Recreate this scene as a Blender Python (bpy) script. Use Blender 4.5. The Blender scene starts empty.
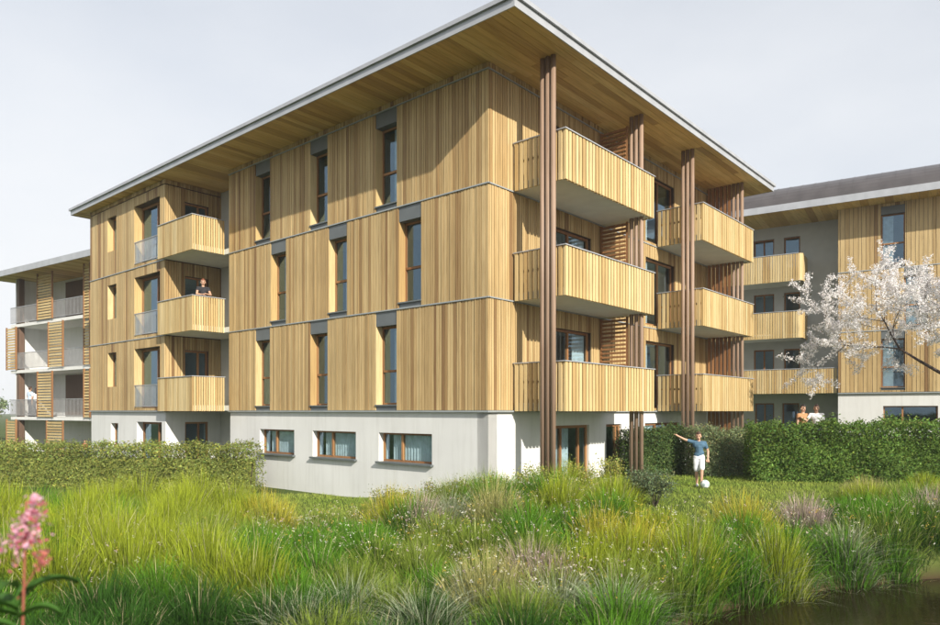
import bpy, math, random
import numpy as np
from mathutils import Vector, Matrix
random.seed(7); RNG = np.random.default_rng(11)
R = math.radians
S = bpy.context.scene
COL = S.collection

# ------------------------------------------------------------------ camera
H = 2.0                                     # eye height above the lawn
cam = bpy.data.cameras.new('camera'); camo = bpy.data.objects.new('camera', cam); COL.objects.link(camo)
camo.location = (0, 0, H); camo.rotation_euler = (R(90), 0, 0)
cam.sensor_width = 36; cam.lens = 704/940*36; cam.shift_y = 98.5/940
cam.clip_end = 3000; cam.clip_start = .05
cam.dof.use_dof = True; cam.dof.focus_distance = 19; cam.dof.aperture_fstop = 1.7
S.camera = camo

# ------------------------------------------------------------------ frames (facade directions)
def axes(deg):
    t = R(deg); return np.array([-math.sin(t), math.cos(t)]), np.array([math.cos(t), math.sin(t)])
TA = 49.1
aA, bA = axes(TA); CA = np.array([.453, 17.24])
# sunlight travel direction, from the roof corner to its shadow on the facade
Lu, Lv, Lz = 3.84, 1.47, -2.29
Lxy = aA*Lu + bA*Lv
LDIR = Vector((Lxy[0], Lxy[1], Lz)).normalized()
elev = math.asin(-LDIR.z); azim = math.atan2(-LDIR.x, -LDIR.y)   # clockwise from +Y

# ------------------------------------------------------------------ world, sun, exposure
W = bpy.data.worlds.new('World'); S.world = W; W.use_nodes = True
nt = W.node_tree; nt.nodes.clear()
o_ = nt.nodes.new('ShaderNodeOutputWorld'); bg = nt.nodes.new('ShaderNodeBackground'); bg.inputs[1].default_value = .1
sky = nt.nodes.new('ShaderNodeTexSky'); sky.sky_type = 'NISHITA'; sky.sun_disc = False
sky.sun_elevation = elev; sky.sun_rotation = azim; sky.dust_density = 2.5; sky.air_density = 1.0; sky.altitude = 400
tc = nt.nodes.new('ShaderNodeTexCoord'); mp = nt.nodes.new('ShaderNodeMapping'); mp.inputs['Scale'].default_value = (1.0, 1.0, 2.2)
mp.inputs['Location'].default_value = (.35, .1, .2)
nz = nt.nodes.new('ShaderNodeTexNoise'); nz.inputs['Scale'].default_value = 1.5; nz.inputs['Detail'].default_value = 6; nz.inputs['Roughness'].default_value = .5
rp = nt.nodes.new('ShaderNodeValToRGB'); rp.color_ramp.elements[0].position = .3; rp.color_ramp.elements[1].position = .62
rp.color_ramp.elements[0].color = (.70, .70, .70, 1); rp.color_ramp.elements[1].color = (.97, .97, .97, 1)
mx = nt.nodes.new('ShaderNodeMix'); mx.data_type = 'RGBA'
mx.inputs['B'].default_value = (6.8, 6.95, 7.15, 1)
nt.links.new(tc.outputs['Generated'], mp.inputs[0]); nt.links.new(mp.outputs[0], nz.inputs['Vector'])
nt.links.new(nz.outputs[0], rp.inputs[0])
sz = nt.nodes.new('ShaderNodeSeparateXYZ'); nt.links.new(tc.outputs['Generated'], sz.inputs[0])
mr = nt.nodes.new('ShaderNodeMapRange'); mr.interpolation_type = 'SMOOTHSTEP'; mr.inputs[1].default_value = .12; mr.inputs[2].default_value = .8; mr.inputs[3].default_value = 1.0; mr.inputs[4].default_value = .66
nt.links.new(sz.outputs[2], mr.inputs[0])
mm = nt.nodes.new('ShaderNodeMath'); mm.operation = 'MULTIPLY'; nt.links.new(rp.outputs[0], mm.inputs[0]); nt.links.new(mr.outputs[0], mm.inputs[1]); nt.links.new(mm.outputs[0], mx.inputs['Factor'])
nt.links.new(sky.outputs[0], mx.inputs['A']); nt.links.new(mx.outputs['Result'], bg.inputs[0]); nt.links.new(bg.outputs[0], o_.inputs[0])
sun = bpy.data.lights.new('sun', 'SUN'); sun.energy = 5.0; sun.angle = R(.6); sun.color = (1, .93, .82)
suno = bpy.data.objects.new('sun', sun); COL.objects.link(suno); suno.location = (10, -20, 30)
suno.rotation_euler = LDIR.to_track_quat('-Z', 'Y').to_euler()
S.view_settings.view_transform = 'Standard'; S.view_settings.look = 'None'
S.view_settings.exposure = .48; S.view_settings.gamma = 1
S.render.engine = 'CYCLES'; S.cycles.use_denoising = True; S.cycles.max_bounces = 7
S.cycles.transparent_max_bounces = 12

# ------------------------------------------------------------------ materials
def N(nt, t, **k):
    n = nt.nodes.new(t)
    for a, b in k.items(): setattr(n, a, b)
    return n
def newmat(name):
    m = bpy.data.materials.new(name); m.use_nodes = True
    return m, m.node_tree, m.node_tree.nodes['Principled BSDF']
def ramp(nt, cols, interp='LINEAR'):
    r = N(nt, 'ShaderNodeValToRGB'); cr = r.color_ramp; cr.interpolation = interp
    while len(cr.elements) < len(cols): cr.elements.new(.5)
    for e, (p, c) in zip(cr.elements, cols): e.position = p; e.color = (*c, 1)
    return r
def mul(nt, a, b):
    m = N(nt, 'ShaderNodeMix', data_type='RGBA', blend_type='MULTIPLY'); m.inputs['Factor'].default_value = 1
    nt.links.new(a, m.inputs['A']); nt.links.new(b, m.inputs['B']); return m.outputs['Result']
def wood(name, cols, grain=(30, 30, 1.2), rough=.6, rot=0):
    m, nt, p = newmat(name)
    oi = N(nt, 'ShaderNodeObjectInfo'); ge = N(nt, 'ShaderNodeNewGeometry')
    ad = N(nt, 'ShaderNodeMath', operation='ADD'); fr = N(nt, 'ShaderNodeMath', operation='FRACT')
    nt.links.new(oi.outputs['Random'], ad.inputs[0]); nt.links.new(ge.outputs['Random Per Island'], ad.inputs[1]); nt.links.new(ad.outputs[0], fr.inputs[0])
    r = ramp(nt, cols); nt.links.new(fr.outputs[0], r.inputs[0])
    vm = N(nt, 'ShaderNodeMapping'); vm.inputs['Scale'].default_value = grain; vm.inputs['Rotation'].default_value = (0, 0, rot)
    # rotate first, then scale: two mapping nodes
    v0 = N(nt, 'ShaderNodeMapping'); v0.inputs['Rotation'].default_value = (0, 0, rot); vm.inputs['Rotation'].default_value = (0, 0, 0)
    nt.links.new(ge.outputs['Position'], v0.inputs[0])
    of = N(nt, 'ShaderNodeVectorMath', operation='ADD'); cm = N(nt, 'ShaderNodeCombineXYZ'); m10 = N(nt, 'ShaderNodeMath', operation='MULTIPLY'); m10.inputs[1].default_value = 7.3
    nt.links.new(fr.outputs[0], m10.inputs[0]); nt.links.new(m10.outputs[0], cm.inputs[2]); nt.links.new(v0.outputs[0], of.inputs[0]); nt.links.new(cm.outputs[0], of.inputs[1])
    nt.links.new(of.outputs[0], vm.inputs[0])
    n = N(nt, 'ShaderNodeTexNoise'); n.inputs['Scale'].default_value = 1; n.inputs['Detail'].default_value = 5; n.inputs['Roughness'].default_value = .6
    nt.links.new(vm.outputs[0], n.inputs['Vector'])
    g = ramp(nt, [(.25, (.66, .62, .56)), (.5, (.95, .94, .92)), (.75, (1.1, 1.1, 1.08))]); nt.links.new(n.outputs[0], g.inputs[0])
    n2 = N(nt, 'ShaderNodeTexNoise'); n2.inputs['Scale'].default_value = .35; n2.inputs['Detail'].default_value = 3
    nt.links.new(ge.outputs['Position'], n2.inputs['Vector'])
    g2 = ramp(nt, [(.3, (.86, .85, .84)), (.7, (1.06, 1.05, 1.04))]); nt.links.new(n2.outputs[0], g2.inputs[0])
    nt.links.new(mul(nt, mul(nt, r.outputs[0], g.outputs[0]), g2.outputs[0]), p.inputs['Base Color'])
    p.inputs['Roughness'].default_value = rough; p.inputs['Specular IOR Level'].default_value = .3
    b = N(nt, 'ShaderNodeBump'); b.inputs['Strength'].default_value = .25; b.inputs['Distance'].default_value = .004
    nt.links.new(n.outputs[0], b.inputs['Height']); nt.links.new(b.outputs[0], p.inputs['Normal'])
    return m
def plain(name, c, rough=.6, metal=0, var=.12, scale=2.5, bump=0, spec=.5):
    m, nt, p = newmat(name)
    ge = N(nt, 'ShaderNodeNewGeometry'); n = N(nt, 'ShaderNodeTexNoise'); n.inputs['Scale'].default_value = scale; n.inputs['Detail'].default_value = 6
    nt.links.new(ge.outputs['Position'], n.inputs['Vector'])
    g = ramp(nt, [(.3, tuple(x*(1-var) for x in c)), (.7, tuple(min(1, x*(1+var*.5)) for x in c))]); nt.links.new(n.outputs[0], g.inputs[0])
    nt.links.new(g.outputs[0], p.inputs['Base Color']); p.inputs['Roughness'].default_value = rough; p.inputs['Metallic'].default_value = metal
    p.inputs['Specular IOR Level'].default_value = spec
    if bump:
        n3 = N(nt, 'ShaderNodeTexNoise'); n3.inputs['Scale'].default_value = 60; n3.inputs['Detail'].default_value = 4; nt.links.new(ge.outputs['Position'], n3.inputs['Vector'])
        b = N(nt, 'ShaderNodeBump'); b.inputs['Strength'].default_value = bump; b.inputs['Distance'].default_value = .01
        nt.links.new(n3.outputs[0], b.inputs['Height']); nt.links.new(b.outputs[0], p.inputs['Normal'])
    return m
def glassmat(name, tint=(.86, .93, .95), refl=.10):
    m, nt, p = newmat(name); nt.nodes.remove(p)
    out = nt.nodes['Material Output']
    t = N(nt, 'ShaderNodeBsdfTransparent'); t.inputs[0].default_value = (*tint, 1)
    g = N(nt, 'ShaderNodeBsdfGlossy'); g.inputs['Roughness'].default_value = .02; g.inputs['Color'].default_value = (.58, .78, .95, 1)
    l0 = N(nt, 'ShaderNodeLayerWeight'); l0.inputs['Blend'].default_value = .5; l = N(nt, 'ShaderNodeMath', operation='POWER'); l.inputs[1].default_value = 3.5; nt.links.new(l0.outputs['Facing'], l.inputs[0])
    ma = N(nt, 'ShaderNodeMath', operation='MULTIPLY_ADD'); ma.inputs[1].default_value = .55; ma.inputs[2].default_value = refl
    ge = N(nt, 'ShaderNodeNewGeometry'); n = N(nt, 'ShaderNodeTexNoise'); n.inputs['Scale'].default_value = .8
    b = N(nt, 'ShaderNodeBump'); b.inputs['Strength'].default_value = .06; b.inputs['Distance'].default_value = .05
    nt.links.new(ge.outputs['Position'], n.inputs['Vector']); nt.links.new(n.outputs[0], b.inputs['Height']); nt.links.new(b.outputs[0], g.inputs['Normal'])
    mi = N(nt, 'ShaderNodeMixShader')
    nt.links.new(l.outputs[0], ma.inputs[0]); nt.links.new(ma.outputs[0], mi.inputs[0]); nt.links.new(t.outputs[0], mi.inputs[1]); nt.links.new(g.outputs[0], mi.inputs[2])
    nt.links.new(mi.outputs[0], out.inputs[0]); return m
def vcol(name, rough=.55, trans=.35, spec=.25):
    m, nt, p = newmat(name)
    at = N(nt, 'ShaderNodeAttribute', attribute_name='Col'); nt.links.new(at.outputs['Color'], p.inputs['Base Color'])
    p.inputs['Roughness'].default_value = rough; p.inputs['Specular IOR Level'].default_value = spec
    tr = N(nt, 'ShaderNodeBsdfTranslucent'); nt.links.new(at.outputs['Color'], tr.inputs[0])
    mi = N(nt, 'ShaderNodeMixShader'); mi.inputs[0].default_value = trans
    nt.links.new(p.outputs[0], mi.inputs[1]); nt.links.new(tr.outputs[0], mi.inputs[2]); nt.links.new(mi.outputs[0], nt.nodes['Material Output'].inputs[0])
    return m
WOODC = [(0, (.23, .135, .06)), (.08, (.33, .215, .095)), (.22, (.42, .295, .138)), (.55, (.475, .345, .168)), (.85, (.56, .425, .22)), (1, (.475, .35, .175))]
SLATC = [(0, (.44, .30, .13)), (.25, (.54, .395, .18)), (.65, (.60, .465, .235)), (1, (.66, .535, .295))]
SOFC = [(0, (.50, .31, .105)), (.35, (.67, .45, .165)), (.7, (.76, .54, .21)), (1, (.82, .61, .265))]
def plaster(name, c):
    m = plain(name, c, .85, var=.07, scale=.9, bump=.2); nt = m.node_tree; p = nt.nodes['Principled BSDF']; src = p.inputs['Base Color'].links[0].from_socket
    ge = N(nt, 'ShaderNodeNewGeometry'); mp = N(nt, 'ShaderNodeMapping'); mp.inputs['Scale'].default_value = (5, 5, .35); n = N(nt, 'ShaderNodeTexNoise'); n.inputs['Scale'].default_value = 1; n.inputs['Detail'].default_value = 7; n.inputs['Roughness'].default_value = .7
    nt.links.new(ge.outputs['Position'], mp.inputs[0]); nt.links.new(mp.outputs[0], n.inputs['Vector'])
    r = ramp(nt, [(.30, (.89, .885, .87)), (.52, (.99, .99, .985)), (1, (1, 1, 1))]); nt.links.new(n.outputs[0], r.inputs[0]); nt.links.new(mul(nt, src, r.outputs[0]), p.inputs['Base Color']); return m
M = dict(
    board=wood('larch_board', WOODC), slat=wood('larch_slat', SLATC),
    soffit=wood('soffit_larch', SOFC, grain=(1.2, 26, 26), rot=-R(TA)),
    frame=wood('window_timber', [(0, (.25, .12, .05)), (1, (.38, .20, .085))]),
    post=wood('post_timber', [(0, (.29, .205, .15)), (1, (.36, .26, .195))], rough=.5),
    brown=wood('screen_timber', [(0, (.24, .115, .05)), (1, (.36, .19, .085))]),
    back=plain('dark_membrane', (.07, .045, .03)), white=plaster('white_render', (.68, .685, .675)),
    grey=plain('grey_render', (.47, .48, .45), .85, var=.06, bump=.15), conc=plain('pale_concrete', (.66, .67, .62), .8, var=.07, bump=.1),
    zinc=plain('pale_metal', (.43, .445, .47), .45, .3, var=.12), line=plain('grey_flashing', (.34, .37, .38), .5, .2),
    panel=plain('slate_panel', (.115, .13, .135), .45), sill=plain('grey_sill', (.14, .16, .165), .4, .2),
    glass=glassmat('window_glass'), clear=glassmat('railing_glass', (.95, .975, .985), .03),
    room=plain('room_wall', (.30, .30, .30), .9), curtain=plain('curtain_cloth', (.72, .72, .72), .9, var=.2, scale=6),
    roof=plain('dark_roof_metal', (.115, .105, .105), .38, .35, var=.2, scale=1.5), rail=plain('thin_steel', (.42, .42, .42), .4, .6),
    umber=wood('umber_timber', [(0, (.11, .07, .05)), (1, (.17, .11, .08))]),
    leaf=vcol('leaf', .6, .3, .18), grass=vcol('grass_blade', .75, .22, .1), petal=vcol('petal', .6, .35),
    bark=plain('bark', (.075, .055, .045), .9, var=.4, scale=14, bump=.5), soil=plain('soil', (.06, .045, .025), .95, var=.4))

# ------------------------------------------------------------------ mesh helpers
class MB:
    def __init__(s): s.v = []; s.f = []
    def box(s, x0, x1, y0, y1, z0, z1):
        if x0 > x1: x0, x1 = x1, x0
        if y0 > y1: y0, y1 = y1, y0
        if z0 > z1: z0, z1 = z1, z0
        n = len(s.v)
        s.v += [(x0, y0, z0), (x1, y0, z0), (x1, y1, z0), (x0, y1, z0), (x0, y0, z1), (x1, y0, z1), (x1, y1, z1), (x0, y1, z1)]
        s.f += [tuple(n+i for i in q) for q in ((0, 3, 2, 1), (4, 5, 6, 7), (0, 1, 5, 4), (1, 2, 6, 5), (2, 3, 7, 6), (3, 0, 4, 7))]
        return s
    def prism(s, pts, z0, z1):
        n = len(s.v); k = len(pts)
        s.v += [(x, y, z0) for x, y in pts] + [(x, y, z1) for x, y in pts]
        s.f += [tuple(n+i for i in reversed(range(k))), tuple(n+k+i for i in range(k))] + [(n+i, n+(i+1) % k, n+k+(i+1) % k, n+k+i) for i in range(k)]
        return s
    def tube(s, pts, rad, k=8):
        n = len(s.v); pts = [Vector(p) for p in pts]
        for i, p in enumerate(pts):
            d = (pts[min(i+1, len(pts)-1)]-pts[max(i-1, 0)]).normalized()
            x = d.orthogonal().normalized() if abs(d.z) < .99 else Vector((1, 0, 0)); y = d.cross(x)
            r = rad[i] if hasattr(rad, '__len__') else rad
            s.v += [tuple(p+(x*math.cos(t)+y*math.sin(t))*r) for t in [2*math.pi*j/k for j in range(k)]]
        for i in range(len(pts)-1):
            s.f += [(n+i*k+j, n+i*k+(j+1) % k, n+(i+1)*k+(j+1) % k, n+(i+1)*k+j) for j in range(k)]
        s.f += [tuple(n+j for j in reversed(range(k))), tuple(n+(len(pts)-1)*k+j for j in range(k))]
        return s
    def mesh(s, name):
        me = bpy.data.meshes.new(name); me.from_pydata(s.v, [], s.f); me.update(); return me
    def build(s, name, m, parent=None, smooth=False):
        me = s.mesh(name); me.materials.append(M[m] if isinstance(m, str) else m)
        if smooth:
            for p in me.polygons: p.use_smooth = True
        return link(name, me, parent)
def link(name, me, parent=None):
    o = bpy.data.objects.new(name, me); COL.objects.link(o)
    if parent is not None: o.parent = parent
    return o
def tag(o, label=None, cat=None, group=None, kind=None):
    for k, v in (('label', label), ('category', cat), ('group', group), ('kind', kind)):
        if v: o[k] = v
    return o
def empty(name, loc, rz=0):
    o = bpy.data.objects.new(name, None); COL.objects.link(o); o.location = loc; o.rotation_euler = (0, 0, rz); o.empty_display_size = .3; return o
def npmesh(name, co, quads=None, tris=None, col=None, m=None, parent=None):
    me = bpy.data.meshes.new(name); me.vertices.add(len(co)); me.vertices.foreach_set('co', np.ascontiguousarray(co, np.float32).ravel())
    nq = 0 if quads is None else len(quads); ntr = 0 if tris is None else len(tris)
    idx = np.concatenate([x.ravel() for x in (quads, tris) if x is not None]).astype(np.int32)
    me.loops.add(len(idx)); me.loops.foreach_set('vertex_index', idx); me.polygons.add(nq+ntr)
    st = np.concatenate([np.arange(nq)*4, nq*4+np.arange(ntr)*3]).astype(np.int32); me.polygons.foreach_set('loop_start', st)
    me.update(calc_edges=True)
    if col is not None:
        a = me.color_attributes.new('Col', 'FLOAT_COLOR', 'POINT'); c = np.ones((len(co), 4), np.float32); c[:, :3] = col; a.data.foreach_set('color', c.ravel())
    me.materials.append(M[m]); return link(name, me, parent)
UNIT = {}
def unit(m):
    if m not in UNIT: UNIT[m] = MB().box(0, 1, 0, 1, 0, 1).mesh('unit_'+m); UNIT[m].materials.append(M[m])
    return UNIT[m]
def piece(name, m, parent, x0, x1, y0, y1, z0, z1):
    o = link(name, unit(m), parent); o.location = (min(x0, x1), min(y0, y1), min(z0, z1)); o.scale = (abs(x1-x0), abs(y1-y0), abs(z1-z0)); return o

class Face:
    """a facade plane of a building: p along it, q inwards (negative = out), z up"""
    def __init__(s, root, kind, off, z): s.root = root; s.k = kind; s.off = off; s.z = z
    def ex(s, p0, p1, q0, q1, z0, z1):
        z0 += s.z; z1 += s.z; q0 += s.off; q1 += s.off
        return (q0, q1, p0, p1, z0, z1) if s.k == 'A' else (p0, p1, q0, q1, z0, z1)
    def box(s, mb, *e): mb.box(*s.ex(*e)); return mb
    def part(s, name, m, parent, *e): return MB().box(*s.ex(*e)).build(name, m, parent)
    def piece(s, name, m, parent, *e): return piece(name, m, parent, *s.ex(*e))
    def wall(s, name, m, p0, p1, z0, z1, holes, q0=.03, q1=.33, parent=None):
        ps = sorted({p0, p1, *[min(max(x, p0), p1) for h in holes for x in h[:2]]}); zs = sorted({z0, z1, *[min(max(x, z0), z1) for h in holes for x in h[2:]]})
        mb = MB()
        for i in range(len(ps)-1):
            run = None
            for j in range(len(zs)-1):
                c = ((ps[i]+ps[i+1])/2, (zs[j]+zs[j+1])/2)
                solid = not any(h[0] < c[0] < h[1] and h[2] < c[1] < h[3] for h in holes)
                if solid: run = (run[0], zs[j+1]) if run else (zs[j], zs[j+1])
                if run and (not solid or j == len(zs)-2): s.box(mb, ps[i], ps[i+1], q0, q1, *run); run = None
        return mb.build(name, m, parent or s.root)
    def boards(s, parent, p0, p1, z0, z1, holes, pitch=.1, joined=None, m='board', gap=.017, th=.032, name='board', vary=True):
        """vertical boards between z0 and z1, cut round the holes; joined = an MB that takes them instead of single objects"""
        p = p0
        while p < p1-.02:
            w = pitch*random.choice((.78, 1, 1, 1.2)) if vary else pitch
            e = min(p+w, p1)
            for h in holes:
                for edge in h[:2]:
                    if p+.02 < edge < e+.03: e = edge
            if p1-e < .03: e = p1
            spans = [(z0, z1)]
            for h in holes:
                if h[0] < (p+e)/2 < h[1]:
                    ns = []
                    for a, b in spans:
                        if h[3] <= a or h[2] >= b: ns.append((a, b))
                        else:
                            if h[2]-a > .06: ns.append((a, h[2]))
                            if b-h[3] > .06: ns.append((h[3], b))
                    spans = ns
            for a, b in spans:
                d = random.uniform(0, .012)
                if joined is not None: s.box(joined, p+gap/2, e-gap/2, -d, th, a+.006, b-.006)
                else: s.piece(name, m, parent, p+gap/2, e-gap/2, -d, th, a+.006, b-.006)
            p = e
def window(F, p0, p1, z0, z1, depth=.2, mull=(), trans=(), panel=0, sill=0, curtain=None, fr='frame', fw=.055, glass='glass', silltop=0):
    """a timber window set back in its opening; panel = grey lintel panel above, sill = grey panel below"""
    zt = z1-panel; zb = z0+sill
    mb = MB()
    F.box(mb, p0, p0+fw, depth, depth+.07, zb, zt); F.box(mb, p1-fw, p1, depth, depth+.07, zb, zt)
    F.box(mb, p0+fw, p1-fw, depth, depth+.07, zt-fw, zt); F.box(mb, p0+fw, p1-fw, depth, depth+.07, zb, zb+fw)
    w = mb.build('window', fr, F.root)
    ms = [p0+(p1-p0)*t for t in mull]; ts = [zb+(zt-zb)*t for t in trans]
    for x in ms: F.part('mullion', fr, w, x-.035, x+.035, depth-.012, depth+.072, zb+fw, zt-fw)
    cuts = [p0+fw]+ms+[p1-fw]
    for i in range(len(cuts)-1):
        a = cuts[i]+(.035 if i else 0); b = cuts[i+1]-(.035 if i < len(cuts)-2 else 0)
        zc = [zb+fw]+ts+[zt-fw]
        for t in ts: F.part('transom', fr, w, a, b, depth-.01, depth+.068, t-.032, t+.032)
        for j in range(len(zc)-1):
            F.part('pane', glass, w, a, b, depth+.03, depth+.038, zc[j]+(.032 if j else 0), zc[j+1]-(.032 if j < len(zc)-2 else 0))
    if panel: F.part('lintel_panel', 'panel', w, p0+.004, p1-.004, .012, depth+.05, zt, z1-.003)
    if sill: F.part('sill', 'sill', w, p0-.02, p1+.02, -.03, depth+.02, zb-.035, zb); F.part('sill_panel', 'panel', w, p0+.004, p1-.004, .02, depth+.05, z0+.003, zb-.035)
    if silltop: F.part('sill', 'sill', w, p0-.06, p1+.04, -.06, depth+.02, z0-.045, z0+.001)
    if curtain:
        c0, c1 = curtain; n = 14; mb = MB(); pts = []
        for i in range(n*2+1):
            pts.append((c0+(c1-c0)*i/(n*2), depth+.10+(.02 if i % 2 else -.02)))
        for i in range(len(pts)-1):
            a, b = pts[i], pts[i+1]; k = len(mb.v)
            for (pp, qq), zz in ((a, zb), (b, zb), (b, zt), (a, zt)):
                e = F.ex(pp, pp, qq, qq, zz, zz); mb.v.append((e[0], e[2], e[4]))
            mb.f.append((k, k+1, k+2, k+3))
        mb.build('curtain', 'curtain', w)
    return w

# ------------------------------------------------------------------ terrain
def sst(a, b, x): t = np.clip((x-a)/(b-a), 0, 1); return t*t*(3-2*t)
BX = [1.0, 2.2, 3.0, 4.2, 5.4, 7.7, 12, 25]; BY = [5.4, 8.1, 9.4, 10.3, 11.0, 11.9, 12.9, 14.5]
WATER = -.85
def ground_z(x, y):
    x = np.asarray(x, float); y = np.asarray(y, float)
    z = -.55*(1-sst(-4, 1.2, x)) + .8*sst(9, 13, x)*sst(20.5, 26, y)
    z = z - .68*(1-sst(9.5, 15.5, y))*sst(-6, 1, x) - .15*(1-sst(9, 15, y))*(1-sst(-6, 1, x))
    z = z + .05*np.sin(x*.9+y*.4)*np.sin(y*.7-x*.3)*(1-sst(15, 18, y))
    s = np.interp(x, BX, BY)-y
    c = sst(-.35, .5, s)*sst(1.2, 2.4, x)
    return z*(1-c) + c*(-1.7)
def build_ground():
    xs = np.concatenate([np.linspace(-400, -30, 12), np.linspace(-28, 30, 146), np.linspace(33, 400, 12)])
    ys = np.concatenate([np.linspace(-200, -3, 8), np.linspace(-2, 45, 118), np.linspace(48, 900, 16)])
    X, Y = np.meshgrid(xs, ys); Z = ground_z(X, Y); co = np.stack([X, Y, Z], -1).reshape(-1, 3); w = len(xs)
    i, j = np.meshgrid(np.arange(len(xs)-1), np.arange(len(ys)-1)); k = (j*w+i).ravel()
    q = np.stack([k, k+1, k+1+w, k+w], -1)
    m, nt, p = newmat('meadow_ground')
    ge = N(nt, 'ShaderNodeNewGeometry'); n = N(nt, 'ShaderNodeTexNoise'); n.inputs['Scale'].default_value = .8; n.inputs['Detail'].default_value = 8; n.inputs['Roughness'].default_value = .65
    nt.links.new(ge.outputs['Position'], n.inputs['Vector'])
    r = ramp(nt, [(.3, (.035, .055, .013)), (.5, (.06, .09, .02)), (.72, (.10, .12, .03))]); nt.links.new(n.outputs[0], r.inputs[0])
    sp = N(nt, 'ShaderNodeSeparateXYZ'); nt.links.new(ge.outputs['Position'], sp.inputs[0])
    mr = N(nt, 'ShaderNodeMapRange'); mr.inputs[1].default_value = -.6; mr.inputs[2].default_value = -.85; nt.links.new(sp.outputs[2], mr.inputs[0])
    mi = N(nt, 'ShaderNodeMix', data_type='RGBA'); nt.links.new(mr.outputs[0], mi.inputs['Factor']); nt.links.new(r.outputs[0], mi.inputs['A']); mi.inputs['B'].default_value = (.05, .035, .018, 1)
    nt.links.new(mi.outputs['Result'], p.inputs['Base Color']); p.inputs['Roughness'].default_value = .95; p.inputs['Specular IOR Level'].default_value = .1
    M['ground'] = m
    o = npmesh('ground', co, quads=q, m='ground'); tag(o, kind='structure')
    for f in o.data.polygons: f.use_smooth = True
build_ground()
def build_water():
    m, nt, p = newmat('pond_water'); p.inputs['Base Color'].default_value = (.016, .011, .005, 1); p.inputs['Roughness'].default_value = .03; p.inputs['IOR'].default_value = 1.33
    ge = N(nt, 'ShaderNodeNewGeometry'); n = N(nt, 'ShaderNodeTexNoise'); n.inputs['Scale'].default_value = 5; n.inputs['Detail'].default_value = 3
    mp = N(nt, 'ShaderNodeMapping'); mp.inputs['Scale'].default_value = (1, 2.2, 1); nt.links.new(ge.outputs['Position'], mp.inputs[0]); nt.links.new(mp.outputs[0], n.inputs['Vector'])
    b = N(nt, 'ShaderNodeBump'); b.inputs['Strength'].default_value = .12; b.inputs['Distance'].default_value = .03; nt.links.new(n.outputs[0], b.inputs['Height']); nt.links.new(b.outputs[0], p.inputs['Normal'])
    mb = MB(); mb.v = [(.8, -25, WATER), (45, -25, WATER), (45, 16, WATER), (.8, 16, WATER)]; mb.f = [(0, 1, 2, 3)]
    tag(mb.build('pond_water', m), kind='structure')
build_water()

# ------------------------------------------------------------------ the main apartment building (local: x = v, y = u, plinth top at z = H)
B = empty('apartment_building', (CA[0], CA[1], 0), R(TA))
tag(B, 'four-storey larch-clad apartment block with white plinth and wide overhanging roof', 'building')
FL = 2.8; TOP = 8.6; GB = -2.9          # floor height, soffit, foot of the walls (relative to the plinth top)
VE, UM, UL, UE, VL = 13.45, 11.95, 14.6, 21.45, -1.05
fA = Face(B, 'A', 0, H); fB = Face(B, 'B', 0, H); fL = Face(B, 'A', VL, H); fS = Face(B, 'B', UL, H)
odd = [(3.27, 4.13), (6.33, 7.19), (9.39, 10.25)]; mid = [(2.32, 3.19), (5.41, 6.27), (8.48, 9.34)]
pl = [(1.97, 4.06, -1.42, -.61), (5.06, 7.13, -1.42, -.61), (8.10, 10.07, -1.42, -.61)]
hA = []
for k, row in enumerate((odd, mid, odd)):
    for a, b in row: hA.append((a, b, k*FL+.0, (k+1)*FL))
wA = fA.wall('facade_wall', 'back', .03, UM, 0, TOP, hA)
for k in range(3):
    hk = [h for h in hA if abs(h[2]-k*FL) < .1]
    fA.boards(wA, 0, UM, k*FL+.015, (k+1)*FL-.015, hk)
jm = MB(); fA.boards(wA, 0, UM, 3*FL+.02, TOP, [], joined=jm); tag(jm.build('cladding_strip', 'board', wA), kind='stuff')
for z in (FL, 2*FL, 3*FL): fA.part('flashing', 'line', wA, -.03, UM, -.03, .028, z-.016, z+.016)
fA.part('base_flashing', 'line', wA, -.03, UM, -.045, .029, -.03, .012)
fA.part('plinth_soffit', 'white', wA, .0, UM, .03, .3, -.05, -.031)
wAp = fA.wall('plinth', 'white', .05, UM, GB, -.05, pl, q0=.05, q1=.4)
for i, (a, b, z0, z1) in enumerate(hA):
    cur = (a+.05, a+.42) if i in (0, 2, 4, 6, 7, 8) else None
    window(fA, a, b, z0+.015, z1-.015, depth=.24, trans=(.43,), panel=.40, sill=.16, curtain=cur)
for a, b, z0, z1 in pl: window(fA, a, b, z0, z1, depth=.22, mull=(.62,), silltop=1, curtain=(a+.1, b-.35))
# facade with the balconies
hB = []
for k in range(3):
    hB += [(2.6, 4.8, k*FL+.1, k*FL+2.3), (8.25, 10.45, k*FL+.1, k*FL+2.35), (11.6, 12.25, k*FL+.1, k*FL+2.3)]
hBg = [(2.55, 4.75, -2.02, -.41), (5.75, 6.7, -2.02, -.41), (8.3, 11.0, -2.02, -.41)]
wB = fB.wall('facade_wall', 'back', .03, VE, 0, TOP, hB)
jm = MB()
for k in range(3):
    fB.boards(wB, .034, 1.15, k*FL+.015, (k+1)*FL-.015, [])
    fB.boards(wB, 1.15, VE, k*FL+.015, (k+1)*FL-.015, hB, joined=jm)
fB.boards(wB, .034, VE, 3*FL+.02, TOP, [], joined=jm)
tag(jm.build('cladding_strip', 'board', wB), kind='stuff')
for z in (FL, 2*FL, 3*FL): fB.part('flashing', 'line', wB, .0, VE, -.03, .028, z-.016, z+.016)
fB.part('base_flashing', 'line', wB, .0, VE, -.045, .029, -.03, .012)
fB.wall('plinth', 'white', .4, VE, GB, -.03, hBg, q0=.05, q1=.4); fB.part('plinth', 'white', B, .05, .4, .05, .4, GB, -.03)
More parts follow.
